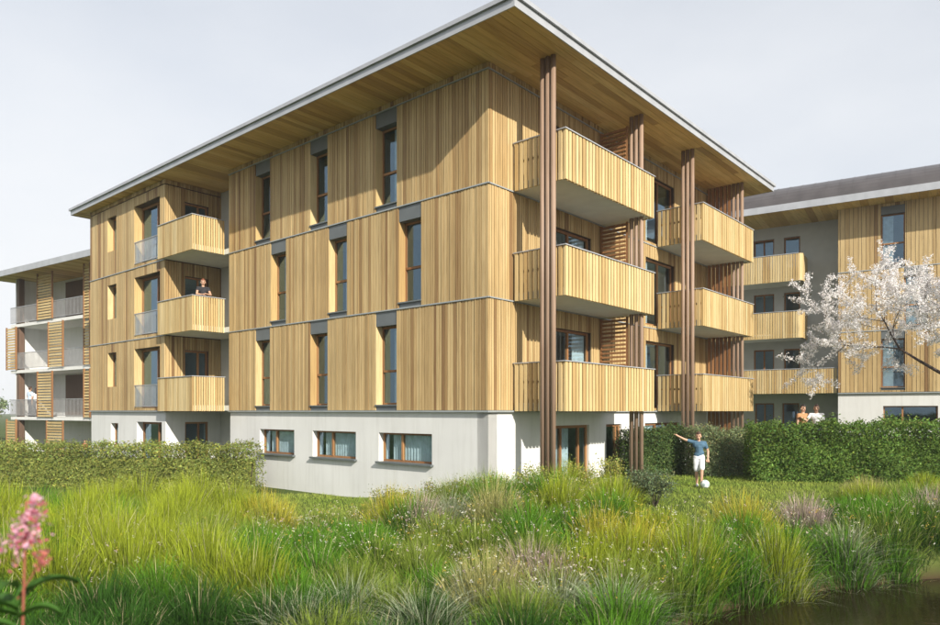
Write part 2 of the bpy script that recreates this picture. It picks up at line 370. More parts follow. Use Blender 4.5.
for h in hB: window(fB, h[0], h[1], h[2], h[3], depth=.12, mull=(.5,) if h[1]-h[0] > 1 else (), fw=.07, curtain=(h[0]+.1, h[0]+.5) if h[0] > 8 else (h[1]-.75, h[1]-.1))
window(fB, *hBg[0], depth=.12, mull=(.36, .78), fw=.08, curtain=(hBg[0][0]+.15, hBg[0][0]+1.3)); window(fB, *hBg[1], depth=.12, mull=(.72,), fw=.08); window(fB, *hBg[2], depth=.12, mull=(.33, .66), fw=.08, curtain=(hBg[2][0]+.1, hBg[2][0]+1.2))
# end block with corner windows
hL = []; 
for k in range(3): hL += [(18.8, 19.65, k*FL+1.0, k*FL+2.4), (15.0, 17.15, k*FL+.12, k*FL+2.42)]
hLg = [(18.75, 19.45, -2.6, -.5), (14.95, 17.05, -2.6, -.42)]
wL = fL.wall('facade_wall', 'back', UL+.03, UE, 0, TOP, hL)
jm = MB()
for k in range(3): fL.boards(wL, UL, UE, k*FL+.015, (k+1)*FL-.015, hL, joined=jm, pitch=.19)
fL.boards(wL, UL, UE, 3*FL+.02, TOP, [], joined=jm, pitch=.19); tag(jm.build('cladding_strip', 'board', wL), kind='stuff')
for z in (FL, 2*FL): fL.part('flashing', 'line', wL, UL, UE, -.03, .028, z-.016, z+.016)
fL.part('base_flashing', 'line', wL, UL, UE+.03, -.045, .029, -.03, .012)
fL.wall('plinth', 'white', UL+.35, UE, GB, -.03, hLg, q0=.05, q1=.4); fL.part('plinth', 'white', B, UL+.05, UL+.35, .05, .4, GB, -.03)
for i, h in enumerate(hL+hLg):
    if h[1]-h[0] < 1:
        window(fL, *h, depth=.22)
    else: window(fL, *h, depth=.3, mull=(.36,), fw=.09)
for h in hL:                                            # light board lining of the deep reveals
    fL.part('reveal_board', 'slat', wL, h[1]-.012, h[1], .0, .3, h[2], h[3])
for a, b, z0, z1 in hA: fA.part('reveal_board', 'slat', wA, b-.012, b, .0, .24, z0+.17, z1-.41)
for k in range(3):
    rr = fL.part('railing', 'rail', B, 15.06, 17.12, -.012, .02, k*FL+.98, k*FL+1.01)
    fL.part('bottom_rail', 'rail', rr, 15.06, 17.12, -.012, .02, k*FL+.16, k*FL+.19)
    br = MB(); n = 22
    for i in range(n): x = 15.08+i*(2.02/(n-1)); fL.box(br, x-.006, x+.006, -.004, .012, k*FL+.19, k*FL+.98)
    tag(br.build('railing_bars', 'rail', rr), kind='stuff')
    fL.part('glass_sheet', 'clear', rr, 15.06, 17.12, .024, .032, k*FL+.19, k*FL+.98)
# the recessed loggia between the two blocks
hS = [(-.28, .68, k*FL+.1, k*FL+2.3) for k in range(3)]; hSg = [(-.25, .7, -2.5, -.42)]
wS = fS.wall('loggia_wall', 'back', VL+.4, 1.5, 0, TOP, hS)
jm = MB()
for k in range(3): fS.boards(wS, VL+.034, 1.5, k*FL+.015, (k+1)*FL-.015, hS, joined=jm)
fS.boards(wS, VL+.034, 1.5, 3*FL+.02, TOP, [], joined=jm); tag(jm.build('cladding_strip', 'board', wS), kind='stuff')
fS.wall('plinth', 'white', VL+.4, 1.5, GB, -.03, hSg, q0=.05, q1=.4)
for h in hS+hSg: window(fS, *h, depth=.12, mull=(.6,), fw=.07)
MB().box(1.2, 1.45, UM-.3, UL+.3, H+GB, H+TOP).build('loggia_back_wall', 'grey', B)
MB().box(.33, 1.2, UM-.25, UM-.005, H+GB, H+TOP).build('loggia_wall', 'grey', B)
# ends and back of the block, floors and dark rooms behind the glass
mb = MB(); mb.box(VE-.3, VE, .4, 11, H+GB, H+TOP-.005); mb.box(9.6, 9.9, 11, UE-.05, H+GB, H+TOP-.005); mb.box(VL+.4, 9.6, UE-.3, UE-.04, H+GB, H+TOP-.005); mb.box(VE-3.5, VE-.3, 10.7, 11, H+GB, H+TOP-.005)
mb.build('rear_wall', 'white', B)
mb = MB()
for k in range(-1, 3):
    z = H+k*FL
    mb.box(.41, VE-.31, .41, 10.69, z-.22, z+.02); mb.box(.41, 9.58, 10.69, UM-.31, z-.22, z+.02); mb.box(VL+.42, 9.58, UL+.42, UE-.31, z-.22, z+.02)
mb.build('floor_slab', 'conc', B)
mb = MB(); mb.box(2.6, 9, 2.6, 9.5, H+GB, H+TOP-.1); mb.box(2.6, 3, 9.6, UM-.4, H+GB, H+TOP-.1); mb.box(2.2, 2.6, UL+.5, UE-.4, H+GB, H+TOP-.1)
mb.build('room_wall', 'room', B)
for k in range(3):
    for y in (4.8, 7.8): piece('room_wall', 'room', B, .42, 2.58, y, y+.12, H+k*FL+.03, H+(k+1)*FL-.24)

# balconies on the balcony facade
def balcony(v0, v1, d, k, right_visible=False):
    z = H+k*FL; u0 = -d
    o = MB().box(v0+.06, v1-.06, u0+.06, -.035, z+.012, z+.20).build('balcony', 'conc', B)
    n = 30; w = (v1-v0)/n; zt = z+1.2
    for i in range(n): piece('slat', 'slat', o, v0+i*w+.025, v0+(i+1)*w-.025, u0-random.uniform(0, .006), u0+.07, z-.005, zt)
    n = 10; w = (d-.13)/n
    for i in range(n): piece('slat', 'slat', o, v0, v0+.06, u0+.075+i*w+.028, u0+.075+(i+1)*w-.028, z-.005, zt)
    mb = MB()
    for i in range(n): mb.box(v1-.04, v1, u0+.05+i*w+.016, u0+.05+(i+1)*w-.016, z-.005, zt)
    tag(mb.build('end_slats', 'slat', o), kind='stuff')
    mb = MB(); mb.box(v0-.02, v1+.02, u0-.03, u0+.07, zt, zt+.025); mb.box(v0-.02, v0+.06, u0+.07, -.035, zt, zt+.025); mb.box(v1-.06, v1+.02, u0+.07, -.035, zt, zt+.025)
    mb.build('handrail', 'zinc', o)
    mb = MB(); mb.box(v0+.05, v1-.05, u0+.075, u0+.105, z+.7, z+.76); mb.box(v0+.065, v0+.095, u0+.11, -.04, z+.7, z+.76); mb.box(v1-.075, v1-.045, u0+.08, -.04, z+.7, z+.76)
    mb.build('support_rail', 'brown', o)
for k in range(3): balcony(.95, 5.64, 1.6, k); balcony(9.0, 13.7, 1.65, k)
# balconies in the loggia
for k in range(3):
    z = H+k*FL; v0, u0, u1 = -1.24, 12.2, 14.78
    mb = MB(); mb.box(v0+.05, 1.19, u0+.05, UL-.03, z+.012, z+.2); mb.box(.0, 1.19, UM+.005, u0+.05, z+.012, z+.2); o = mb.build('balcony', 'conc', B)
    n = 14; w = (u1-u0)/n
    for i in range(n): piece('balustrade_board', 'slat', o, v0-random.uniform(0, .006), v0+.04, u0+i*w+.004, u0+(i+1)*w-.004, z-.005, z+1.2)
    n = 13; w = (-.02-v0-.05)/n
    for i in range(n): piece('slat', 'slat', o, v0+.05+i*w+.016, v0+.05+(i+1)*w-.016, u0, u0+.04, z-.005, z+1.2)
    mb = MB(); mb.box(v0-.03, v0+.07, u0-.02, u1, z+1.2, z+1.225); mb.box(v0+.07, -.0, u0-.02, u0+.06, z+1.2, z+1.225); mb.build('handrail', 'zinc', o)
# clustered posts
for v in (.80, 5.3, 8.85, 13.32):
    for u in (-1.36, -1.205, -1.05):
        k = 12; mb = MB().tube([(v, u, H+GB+.5), (v, u, H+TOP-.03)], .064, k); mb.build('post', 'post', B, smooth=True)
# louvre screens beside the first balcony stack, upright screen at the end of the building
for k in range(3):
    z = H+k*FL+.2; s = MB().box(5.27, 5.33, -.08, -.02, z, z+2.55).build('louvre_screen', 'brown', B); piece('stile', 'brown', s, 5.27, 5.33, -.94, -.88, z, z+2.55)
    for i in range(21): piece('louvre', 'brown', s, 5.25, 5.35, -.88, -.08, z+.05+i*.12, z+.05+i*.12+.055)
us = [-.12-i*.155 for i in range(6)]
for u in us: piece('screen_post', 'brown', B, 13.25, 13.39, u-.045, u+.045, H+GB+.5, H+TOP-.03)
# roof: slab, plank soffit, pale metal fascia
V0, V1, U0, U1 = -1.47, 15.2, -1.92, 22.48
roof = MB().box(V0+.03, V1-.03, U0+.03, U1-.03, H+TOP+.002, H+TOP+.24).build('roof', 'roof', B)
mb = MB()
for a, b, c, d in ((V0, V1, U0, U0+.03), (V0, V1, U1-.03, U1), (V0, V0+.03, U0+.03, U1-.03), (V1-.03, V1, U0+.03, U1-.03)): mb.box(a, b, c, d, H+TOP-.035, H+TOP+.15)
mb.build('fascia', 'zinc', roof)
mb = MB(); e = .06
for a, b, c, d in ((V0-e, V1+e, U0-e, U0+.03), (V0-e, V1+e, U1-.03, U1+e), (V0-e, V0+.03, U0+.03, U1-.03), (V1-.03, V1+e, U0+.03, U1-.03)): mb.box(a, b, c, d, H+TOP+.153, H+TOP+.25)
mb.build('gutter', 'zinc', roof)
u = U0+.035
while u < U1-.05:
    w = .21; e = min(u+w, U1-.035)
    if u < -.02:
        v = V0+.035+random.uniform(-1.5, 0)
        while v < V1-.04:
            n = v+random.uniform(3.2, 4.4); n = V1-.035 if V1-n < 1 else n
            piece('soffit_plank', 'soffit', roof, max(v, V0+.035)+.003, n-.003, u+.004, e-.004, H+TOP-.03+random.uniform(0, .006), H+TOP); v = n
    else:
        piece('soffit_plank', 'soffit', roof, V0+.035, 1.2 if UM-.3 < u < UL+.2 else .1, u+.004, e-.004, H+TOP-.03+random.uniform(0, .006), H+TOP)
    u += w

# ------------------------------------------------------------------ the second building (beyond the blossom tree)
TR = 57.5; aR, bR = axes(TR); CR = np.array([17.302, 33.1])
Q = empty('wing_building', (CR[0], CR[1], .3), R(TR))
tag(Q, 'timber-clad building with dark curved roof and grey rendered wall behind the white blossom tree', 'building')
zq = H-.3
rA = Face(Q, 'A', 0, zq); rG = Face(Q, 'A', 1.8, zq)
PT, RT = .85, 9.48; FR = (RT-PT)/3-.06
hR = [(-2.68, -1.75, 6.55, 9.32), (-3.55, -2.65, 3.72, 6.45), (-2.68, -1.75, .95, 3.65), (-5.9, -5.0, 6.55, 9.32), (-6.8, -5.9, 3.72, 6.45), (-5.9, -5.0, .95, 3.65)]
wR = rA.wall('facade_wall', 'back', -9, 0, PT, RT, hR)
for k, (z0, z1) in enumerate(((PT, 3.68), (3.68, 6.48), (6.48, RT))): rA.boards(wR, -6.2, 0, z0+.01, z1-.01, hR, pitch=.17)
jm = MB(); rA.boards(wR, -9, -6.2, PT, RT, hR, pitch=.17, joined=jm); tag(jm.build('cladding_strip', 'board', wR), kind='stuff')
for z in (3.68, 6.48): rA.part('flashing', 'line', wR, -9, 0, -.03, .028, z-.02, z+.02)
rA.part('base_flashing', 'line', wR, -9, 0, -.05, .029, PT-.05, PT)
hq = [(-3.92, -1.83, -.55, .23)]
rA.wall('plinth', 'white', -9, 0, -2.2, PT-.05, hq, q0=.05, q1=.4)
for h in hR: window(rA, *h, depth=.16, trans=(.42,), panel=.36, sill=.12, curtain=(h[0]+.45, h[1]-.08))
window(rA, *hq[0], depth=.2, mull=(.64,), silltop=1)
MB().box(.33, 1.85, -.3, -.03, zq-2.2, zq+RT).build('side_wall', 'grey', Q)
hG = []
for zt in (8.87, 6.05, 3.17): hG += [(1.86, 2.62, zt-2.1, zt), (3.08, 4.08, zt-2.1, zt)]
hG += [(1.9, 2.7, -1.6, .4), (3.08, 4.02, -1.6, .4)]
rG.wall('rendered_wall', 'grey', -.03, 7, -2.2, RT, hG, q0=0, q1=.3)
for h in hG: window(rG, *h, depth=.14, fw=.07, mull=(.5,) if h[1]-h[0] > .9 else ())
MB().box(4, 4.3, -9, 7, zq-2.2, zq+RT).build('room_wall', 'room', Q)
mb = MB()
for z in (.85, 3.6, 6.4): mb.box(.42, 4, -9, -.31, zq+z-.2, zq+z); mb.box(2.12, 4, -.3, 7, zq+z-.2, zq+z)
mb.build('floor_slab', 'conc', Q)
def rbalc(u0, u1, z0, z1, rounded):
    v0 = .12
    mb = MB().box(v0+.06, 1.79, u0+.2 if rounded else u0, u1, zq+z0+.01, zq+z0+.18); o = mb.build('balcony', 'conc', Q)
    js = MB(); p = u0+(.22 if rounded else .01)
    while p < u1: js.box(v0, v0+.035, p+.012, p+.103, zq+z0, zq+z1); p += .115
    if rounded:
        for i in range(4):
            t0 = R(90*i/4); t1 = R(90*(i+1)/4); r = .22; c = (v0+r, u0+r)
            pts = [(c[0]-r*math.cos(t), c[1]-r*math.sin(t)) for t in (t0, t1)]; pin = [(c[0]-(r-.035)*math.cos(t), c[1]-(r-.035)*math.sin(t)) for t in (t1, t0)]
            js.prism([pts[0], pts[1], pin[0], pin[1]], zq+z0, zq+z1)
        p = v0+.23
        while p < 1.75: js.box(p+.012, p+.103, u0, u0+.035, zq+z0, zq+z1); p += .115
    tag(js.build('balustrade_slats', 'slat', o), kind='stuff')
    MB().box(v0-.02, v0+.055, u0+.2 if rounded else u0, u1, zq+z1, zq+z1+.03).build('handrail', 'zinc', o)
rbalc(1.52, 6.5, 6.34, 7.66, True); rbalc(1.52, 6.5, 3.56, 4.86, True); rbalc(.04, 6.5, .85, 2.03, False)
# curved dark roof with pale eaves
prof = [(-1.2, RT+.30)]
for i in range(1, 11): t = R(90*i/10); prof.append((-1.2+2.5*(1-math.cos(t)), RT+.30+1.28*math.sin(t)))
prof.append((7, RT+1.6)); prof.append((7, RT+.02)); prof.append((-1.17, RT+.02))
mb = MB(); k = len(prof)
ends = [7.2, -9.5]
for u in ends: mb.v += [(v, u, zq+z) for v, z in prof]
mb.f = [(i, (i+1) % k, k+(i+1) % k, k+i) for i in range(k)] + [tuple(reversed(range(k))), tuple(range(k, 2*k))]
rf = mb.build('roof', 'roof', Q)
mb = MB()
for i in range(30):
    u = 7-i*.55
    for j in range(10):
        (v0, z0), (v1, z1) = prof[j], prof[j+1]
        n = len(mb.v)
        for du in (-.012, .012): mb.v += [(v0, u+du, zq+z0), (v1, u+du, zq+z1), (v1, u+du, zq+z1+.014), (v0, u+du, zq+z0+.014)]
        mb.f += [(n, n+1, n+2, n+3), (n+4, n+7, n+6, n+5), (n+3, n+2, n+6, n+7)]
tag(mb.build('roof_seams', 'roof', rf), kind='stuff')
mb = MB(); mb.box(-1.26, -1.203, -9.5, 7.2, zq+RT-.03, zq+RT+.29); mb.build('fascia', 'zinc', rf)
p = -9.4
while p < 7:
    piece('soffit_plank', 'soffit', rf, -1.2, 1.8 if p > -.2 else .02, p+.004, p+.32, zq+RT-.025, zq+RT+.012); p += .325

# ------------------------------------------------------------------ the far gallery building
TL = 56; aL, bL = axes(TL); CL = np.array([-20.51, 38.0])
G = empty('gallery_building', (CL[0], CL[1], -.5), R(TL))
tag(G, 'pale open-gallery building with slatted screens and thin railings beyond the hedge end', 'building')
zg = H+.5; gF = Face(G, 'A', 0, zg)
gB = gF.part('back_wall', 'white', G, -3, 8.6, 2.0, 2.3, -2.6, 8.1)
for lvl in (-.35, 2.47, 5.26):
    gF.part('gallery_slab', 'white', G, -3, 9.2, 0, 2.0, lvl-.18, lvl)
gF.part('partition_wall', 'white', G, 8.6, 8.8, .1, 2.0, -2.6, 8.0); gF.part('partition_wall', 'white', G, -2.9, -2.7, .1, 2.0, -2.6, 8.0);
gF.part('timber_lining', 'umber', G, 3.6, 6.6, 1.96, 1.999, 5.3, 7.9); gF.part('timber_lining', 'umber', G, 3.6, 6.6, 1.96, 1.999, -.3, 2.2)
for u in (8.4,): gF.part('column', 'umber', G, u-.16, u+.16, .05, .35, -2.6, 8.0)
def screen(u0, u1, z0, z1):
    mb = MB(); gF.box(mb, u0, u0+.08, -.12, -.04, z0, z1); o = mb.build('slatted_screen', 'brown', G)
    gF.part('stile', 'brown', o, u1-.08, u1, -.12, -.04, z0, z1)
    n = int((z1-z0)/.16)
    for i in range(n): gF.piece('slat', 'slat', o, u0+.08, u1-.08, -.1, -.05, z0+i*.16+.02, z0+i*.16+.12)
screen(3.9, 5.7, 5.3, 8.0); screen(2.7, 4.4, 2.5, 5.1); screen(3.9, 5.7, -.35, 2.3); screen(2.7, 4.6, -2.5, -.55); screen(8.3, 9.6, 2.5, 5.1); screen(8.3, 9.6, -2.5, -.5)
screen(-.2, .5, 5.0, 8.0); screen(-.2, .5, 2.5, 5.0); screen(-.2, .5, -.35, 2.3)
for lvl in (-.35, 2.47, 5.26):
    mb = MB(); gF.box(mb, -2.5, 9.2, -.02, .02, lvl+1.0, lvl+1.04); o = mb.build('railing', 'rail', G)
    gF.part('bottom_rail', 'rail', o, -2.5, 9.2, -.02, .02, lvl+.08, lvl+.11)
    js = MB(); n = 90
    for i in range(n): x = -2.5+11.7*i/(n-1); gF.box(js, x-.012, x+.012, -.012, .012, lvl+.11, lvl+1.0)
    tag(js.build('railing_bars', 'rail', o), kind='stuff')
gr = MB().box(-1.2, 6, -4, 10.5, zg+8.1, zg+8.2).build('roof', 'roof', G)
MB().box(-1.26, -1.203, -4, 10.5, zg+7.87, zg+8.2).build('fascia', 'zinc', gr)
p = -4
while p < 10.4: piece('soffit_plank', 'soffit', gr, -1.2, 2, p+.004, p+.33, zg+8.06, zg+8.098); p += .335

# ------------------------------------------------------------------ vegetation helpers
def leaves(n, pts, size, cols, jit=.25, flat=.5, m='leaf'):
    """n leaf quads (bent in two) centred at pts"""
    n = len(pts); a = RNG.normal(size=(n, 3)); a[:, 2] *= flat; a /= np.linalg.norm(a, axis=1)[:, None]
    r = RNG.normal(size=(n, 3)); b = np.cross(a, r); b /= np.linalg.norm(b, axis=1)[:, None]
    s = size*RNG.uniform(.6, 1.3, n)[:, None]
    co = np.stack([pts-a*s, pts+b*s*.45+a*s*.1, pts+a*s, pts-b*s*.45+a*s*.1], 1)
    col = np.repeat(cols[:, None], 4, 1)
    return co.reshape(-1, 3), np.arange(n*4).reshape(-1, 4), col.reshape(-1, 3)
def palette(n, base, var=.25, hue=.12):
    base = np.asarray(base, float)
    c = base[None]*np.exp(RNG.normal(0, var, (n, 1))); c[:, 0] *= np.exp(RNG.normal(0, hue, n)); c[:, 2] *= np.exp(RNG.normal(0, hue, n)); return np.clip(c, 0, .9)
def hedge(name, p0, p1, width, h0, h1, n, size, base, label, group=None):
    """a clipped hedge between two ground points"""
    p0 = np.array(p0, float); p1 = np.array(p1, float); d = p1-p0; Lg = np.linalg.norm(d); d /= Lg; nrm = np.array([-d[1], d[0]])
    root = empty(name, (p0[0], p0[1], float(ground_z(*p0)))); tag(root, label, 'hedge', group)
    t = RNG.uniform(0, 1, n*3); w = RNG.uniform(-1, 1, n*3); z = RNG.uniform(0, 1, n*3)
    ex = np.abs(t-.5)*2
    shell = np.maximum(np.abs(w), np.maximum(z, 1-(1-ex)*Lg/width*2))
    keep = RNG.uniform(0, 1, n*3) < np.clip((shell-.45)/.5, .05, 1)**1.6
    t, w, z = t[keep][:n], w[keep][:n], z[keep][:n]
    x = p0[0]+d[0]*t*Lg; y = p0[1]+d[1]*t*Lg
    lump = 1+.12*np.sin(t*Lg*2.1+1)+.10*np.sin(t*Lg*5.3+z*2)+.08*np.sin(z*7+t*Lg*3)
    hz = h0+(h1-h0)*t+.06*np.sin(t*Lg*3.7)+.05*np.sin(t*Lg*8.3+2)+.03*np.sin(t*Lg*17)
    wob = RNG.normal(0, .05, len(t))
    px = x+nrm[0]*(w*width/2*lump+wob); py = y+nrm[1]*(w*width/2*lump+wob)
    gz = ground_z(x, y); pz = gz+.02+z**.9*hz*(1-.10*np.abs(w)**3)+np.abs(RNG.normal(0, .09, len(t)))*(z > .88)
    pts = np.stack([px, py, pz], -1)-np.array([p0[0], p0[1], float(ground_z(*p0))])
    base = np.asarray(base, float)
    clump = .8+.4*(np.sin(t*Lg*2.3)*np.sin(z*5+t*Lg*1.1)*.5+.5)
    co, q, c = leaves(len(pts), pts, size, palette(len(pts), base, .28, .14)*clump[:, None], flat=.8)
    npmesh('foliage', co, quads=q, col=c, m='leaf', parent=root)
    # woody stems inside
    mb = MB(); k = int(Lg/.45)
    for i in range(k):
        tt = (i+.5)/k; bx = d[0]*tt*Lg; by = d[1]*tt*Lg; gz0 = float(ground_z(p0[0]+bx, p0[1]+by)-ground_z(*p0)); hh = (h0+(h1-h0)*tt)*.8
        for s in range(3):
            ox, oy = random.uniform(-.25, .25), random.uniform(-.2, .2)
            mb.tube([(bx, by, gz0-.05), (bx+ox*.5, by+oy*.5, gz0+hh*.5), (bx+ox, by+oy, gz0+hh)], [.022, .014, .006], 5)
    mb.build('stem', 'bark', root)
    # inner leaf mass so that no daylight shows through the middle
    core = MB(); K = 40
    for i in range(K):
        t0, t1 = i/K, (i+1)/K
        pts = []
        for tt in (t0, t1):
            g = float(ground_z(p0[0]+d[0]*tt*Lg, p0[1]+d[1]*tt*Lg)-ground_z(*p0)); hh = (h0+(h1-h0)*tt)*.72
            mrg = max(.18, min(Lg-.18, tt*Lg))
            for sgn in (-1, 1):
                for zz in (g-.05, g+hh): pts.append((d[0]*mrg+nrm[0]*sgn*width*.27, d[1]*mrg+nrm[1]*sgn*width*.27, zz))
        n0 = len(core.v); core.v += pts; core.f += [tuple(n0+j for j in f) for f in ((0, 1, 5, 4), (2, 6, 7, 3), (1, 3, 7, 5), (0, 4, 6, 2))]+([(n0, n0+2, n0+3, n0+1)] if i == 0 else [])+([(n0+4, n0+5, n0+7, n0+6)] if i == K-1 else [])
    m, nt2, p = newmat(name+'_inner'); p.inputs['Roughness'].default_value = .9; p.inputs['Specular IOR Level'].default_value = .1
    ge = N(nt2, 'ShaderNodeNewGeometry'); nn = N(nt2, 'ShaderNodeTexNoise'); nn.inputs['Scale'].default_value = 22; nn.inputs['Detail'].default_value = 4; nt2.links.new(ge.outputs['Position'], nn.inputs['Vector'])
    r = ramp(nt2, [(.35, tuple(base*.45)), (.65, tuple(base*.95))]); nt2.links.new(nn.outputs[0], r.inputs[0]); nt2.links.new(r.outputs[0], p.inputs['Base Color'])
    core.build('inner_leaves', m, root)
    return root
hedge('clipped_hedge', (-6.75, 22.2), (-21, 25.2), 1.15, 1.42, 1.30, 42000, .042, (.21, .245, .06), 'olive-green clipped hedge along the foot of the end block with the corner windows')
hedge('clipped_hedge', (8.0, 20.3), (14.8, 19.1), 1.2, 1.50, 1.72, 38000, .042, (.11, .185, .035), 'tall dark green hedge in front of the building with the blossom tree')
hedge('clipped_hedge', (6.75, 21.6), (9.6, 22.1), .9, 1.36, 1.30, 20000, .036, (.20, .245, .115), 'pale grey-green hedge behind the boy, below the vertical timber screen')
hedge('clipped_hedge', (4.75, 21.35), (6.9, 22.85), .8, 1.30, 1.36, 15000, .04, (.085, .135, .04), 'short dark hedge between two clustered timber columns')

# grass blades
def blades(x, y, z, h, lean, ang, w, cb, ct):
    n = len(x); ts = np.array([0, .4, .75, 1.0]); wf = np.array([.8, 1, .65, 0])
    psi = RNG.uniform(0, 2*np.pi, n); co = np.zeros((n, 7, 3), np.float32); col = np.zeros((n, 7, 3), np.float32); j = 0
    for t, f in zip(ts, wf):
        px = x+np.cos(ang)*lean*h*t**1.9; py = y+np.sin(ang)*lean*h*t**1.9; pz = z+h*t*(1-.42*np.clip(lean, 0, 1.3)*t**1.5)
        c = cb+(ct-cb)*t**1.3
        if f == 0: co[:, 6] = np.stack([px, py, pz], -1); col[:, 6] = c
        else:
            dx, dy = np.cos(psi)*w*f/2, np.sin(psi)*w*f/2
            co[:, j] = np.stack([px-dx, py-dy, pz], -1); co[:, j+1] = np.stack([px+dx, py+dy, pz], -1); col[:, j] = col[:, j+1] = c; j += 2
    return co, col
def grass_obj(name, parts, parent=None):
    co = np.concatenate([p[0] for p in parts]); col = np.concatenate([p[1] for p in parts]); n = len(co)
    o = np.arange(n)[:, None]*7
    quads = np.concatenate([o+np.array([[0, 1, 3, 2]]), o+np.array([[2, 3, 5, 4]])]); tris = o+np.array([[4, 5, 6]])
    return npmesh(name, co.reshape(-1, 3), quads=quads, tris=tris, col=col.reshape(-1, 3), m='grass', parent=parent)
PAL = dict(  # base colour (dark green, with shade at the foot painted in), tip colour, height, lean, blade width
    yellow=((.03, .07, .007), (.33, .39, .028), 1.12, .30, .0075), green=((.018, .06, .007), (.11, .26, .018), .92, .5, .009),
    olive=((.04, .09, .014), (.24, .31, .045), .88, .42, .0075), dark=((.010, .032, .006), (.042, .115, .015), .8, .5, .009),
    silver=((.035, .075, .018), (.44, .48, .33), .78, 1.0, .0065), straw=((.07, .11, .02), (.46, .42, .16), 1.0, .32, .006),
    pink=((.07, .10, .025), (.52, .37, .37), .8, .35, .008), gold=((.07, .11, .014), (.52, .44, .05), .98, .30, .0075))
def clump(cx, cy, kind, n, rad, hs=1.0, base=(0, 0, 0)):
    cb, ct, h, lean, w = PAL[kind]
    r = rad*RNG.uniform(0, 1, n)**.62; t = RNG.uniform(0, 2*np.pi, n); x = cx+r*np.cos(t); y = cy+r*np.sin(t); q = r/rad
    z = ground_z(x, y)-.02; hh = h*hs*RNG.uniform(.5, 1.12, n)*(1-.42*q**2)
    ang = t+RNG.normal(0, .7, n); ln = np.abs(RNG.normal(lean, lean*.45, n))*(.25+1.15*q)
    v = np.exp(RNG.normal(0, .24, (n, 1)))
    dry = (RNG.uniform(0, 1, n) < .06)[:, None]
    c0 = np.array(cb)*v; c1 = np.where(dry, np.array([.50, .44, .26]), np.array(ct))*v
    return blades(x-base[0], y-base[1], z-base[2], hh, ln, ang, w*RNG.uniform(.7, 1.4, n), np.clip(c0, 0, .8), np.clip(c1, 0, .85))
def in_pond(x, y): return float(ground_z(x, y)) < WATER+.02 or (x > 1.2 and float(np.interp(x, BX, BY))-y > -.12)
def px(x, y): return 470+704*x/y
parts = []
for (P, y) in ((915, 12.9), (930, 13.3), (945, 13.0), (900, 12.7), (938, 13.9), (920, 14.2), (955, 13.6), (870, 12.3), (860, 12.0), (878, 12.1), (893, 12.3), (866, 12.6), (903, 12.35), (918, 12.5), (933, 12.65), (948, 12.8), (888, 12.15), (926, 12.9), (910, 12.65), (941, 12.45)):
    parts.append(clump((P-470)/704*y, y, random.choice(('green', 'olive', 'dark')), 300, .42, .9))
def limit(P): return 17.3 if P < 255 else 15.6 if P < 400 else 16.0 if P < 620 else 13.2 if P < 840 else 17.5
# low growth between the mounds; dark kinds up close paint in shaded gaps
cnt = 0
while cnt < 520:
    y = 5.2+12*random.random()**.8; x = random.uniform(-.72*y-1.2, .72*y+1.0); P = px(x, y)
    if in_pond(x, y) or y > limit(P): continue
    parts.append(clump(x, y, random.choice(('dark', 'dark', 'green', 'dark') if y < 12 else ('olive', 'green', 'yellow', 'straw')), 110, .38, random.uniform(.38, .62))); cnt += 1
# the mounds of tall grass themselves
cent = []; tries = 0
while len(cent) < 165 and tries < 20000:
    tries += 1; y = 5.6+11.6*random.random()**.85; x = random.uniform(-.72*y-1.0, .72*y+.9); P = px(x, y)
    if in_pond(x, y) or y > limit(P)-.2: continue
    if any((x-a)**2+(y-b)**2 < .78**2 for a, b in cent): continue
    cent.append((x, y))
    s = random.random()
    if P < 265: k = 'yellow' if s < .62 else 'green' if s < .85 else 'olive'
    elif P < 360: k = 'green' if s < .6 else 'olive'
    elif P < 540: k = 'olive' if s < .35 else 'green' if s < .75 else 'silver' if s < .85 else 'straw'
    elif P < 730: k = 'yellow' if s < .55 else 'olive' if s < .75 else 'green' if s < .92 else 'straw'
    else: k = 'olive' if s < .4 else 'green' if s < .75 else 'yellow' if s < .92 else 'straw'
    if y < 9.4: k = 'dark' if s < .58 else 'green' if s < .9 else 'olive'  # nearer grass is greener; extra dark clumps paint in the foreground shade
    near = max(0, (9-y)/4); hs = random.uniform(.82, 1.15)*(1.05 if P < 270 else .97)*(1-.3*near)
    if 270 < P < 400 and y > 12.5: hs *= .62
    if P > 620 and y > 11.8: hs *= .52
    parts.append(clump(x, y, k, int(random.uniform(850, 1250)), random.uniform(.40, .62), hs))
g = grass_obj('tall_grass', parts); tag(g, 'dense mixed tall meadow grass on the pond bank', 'grass', kind='stuff')
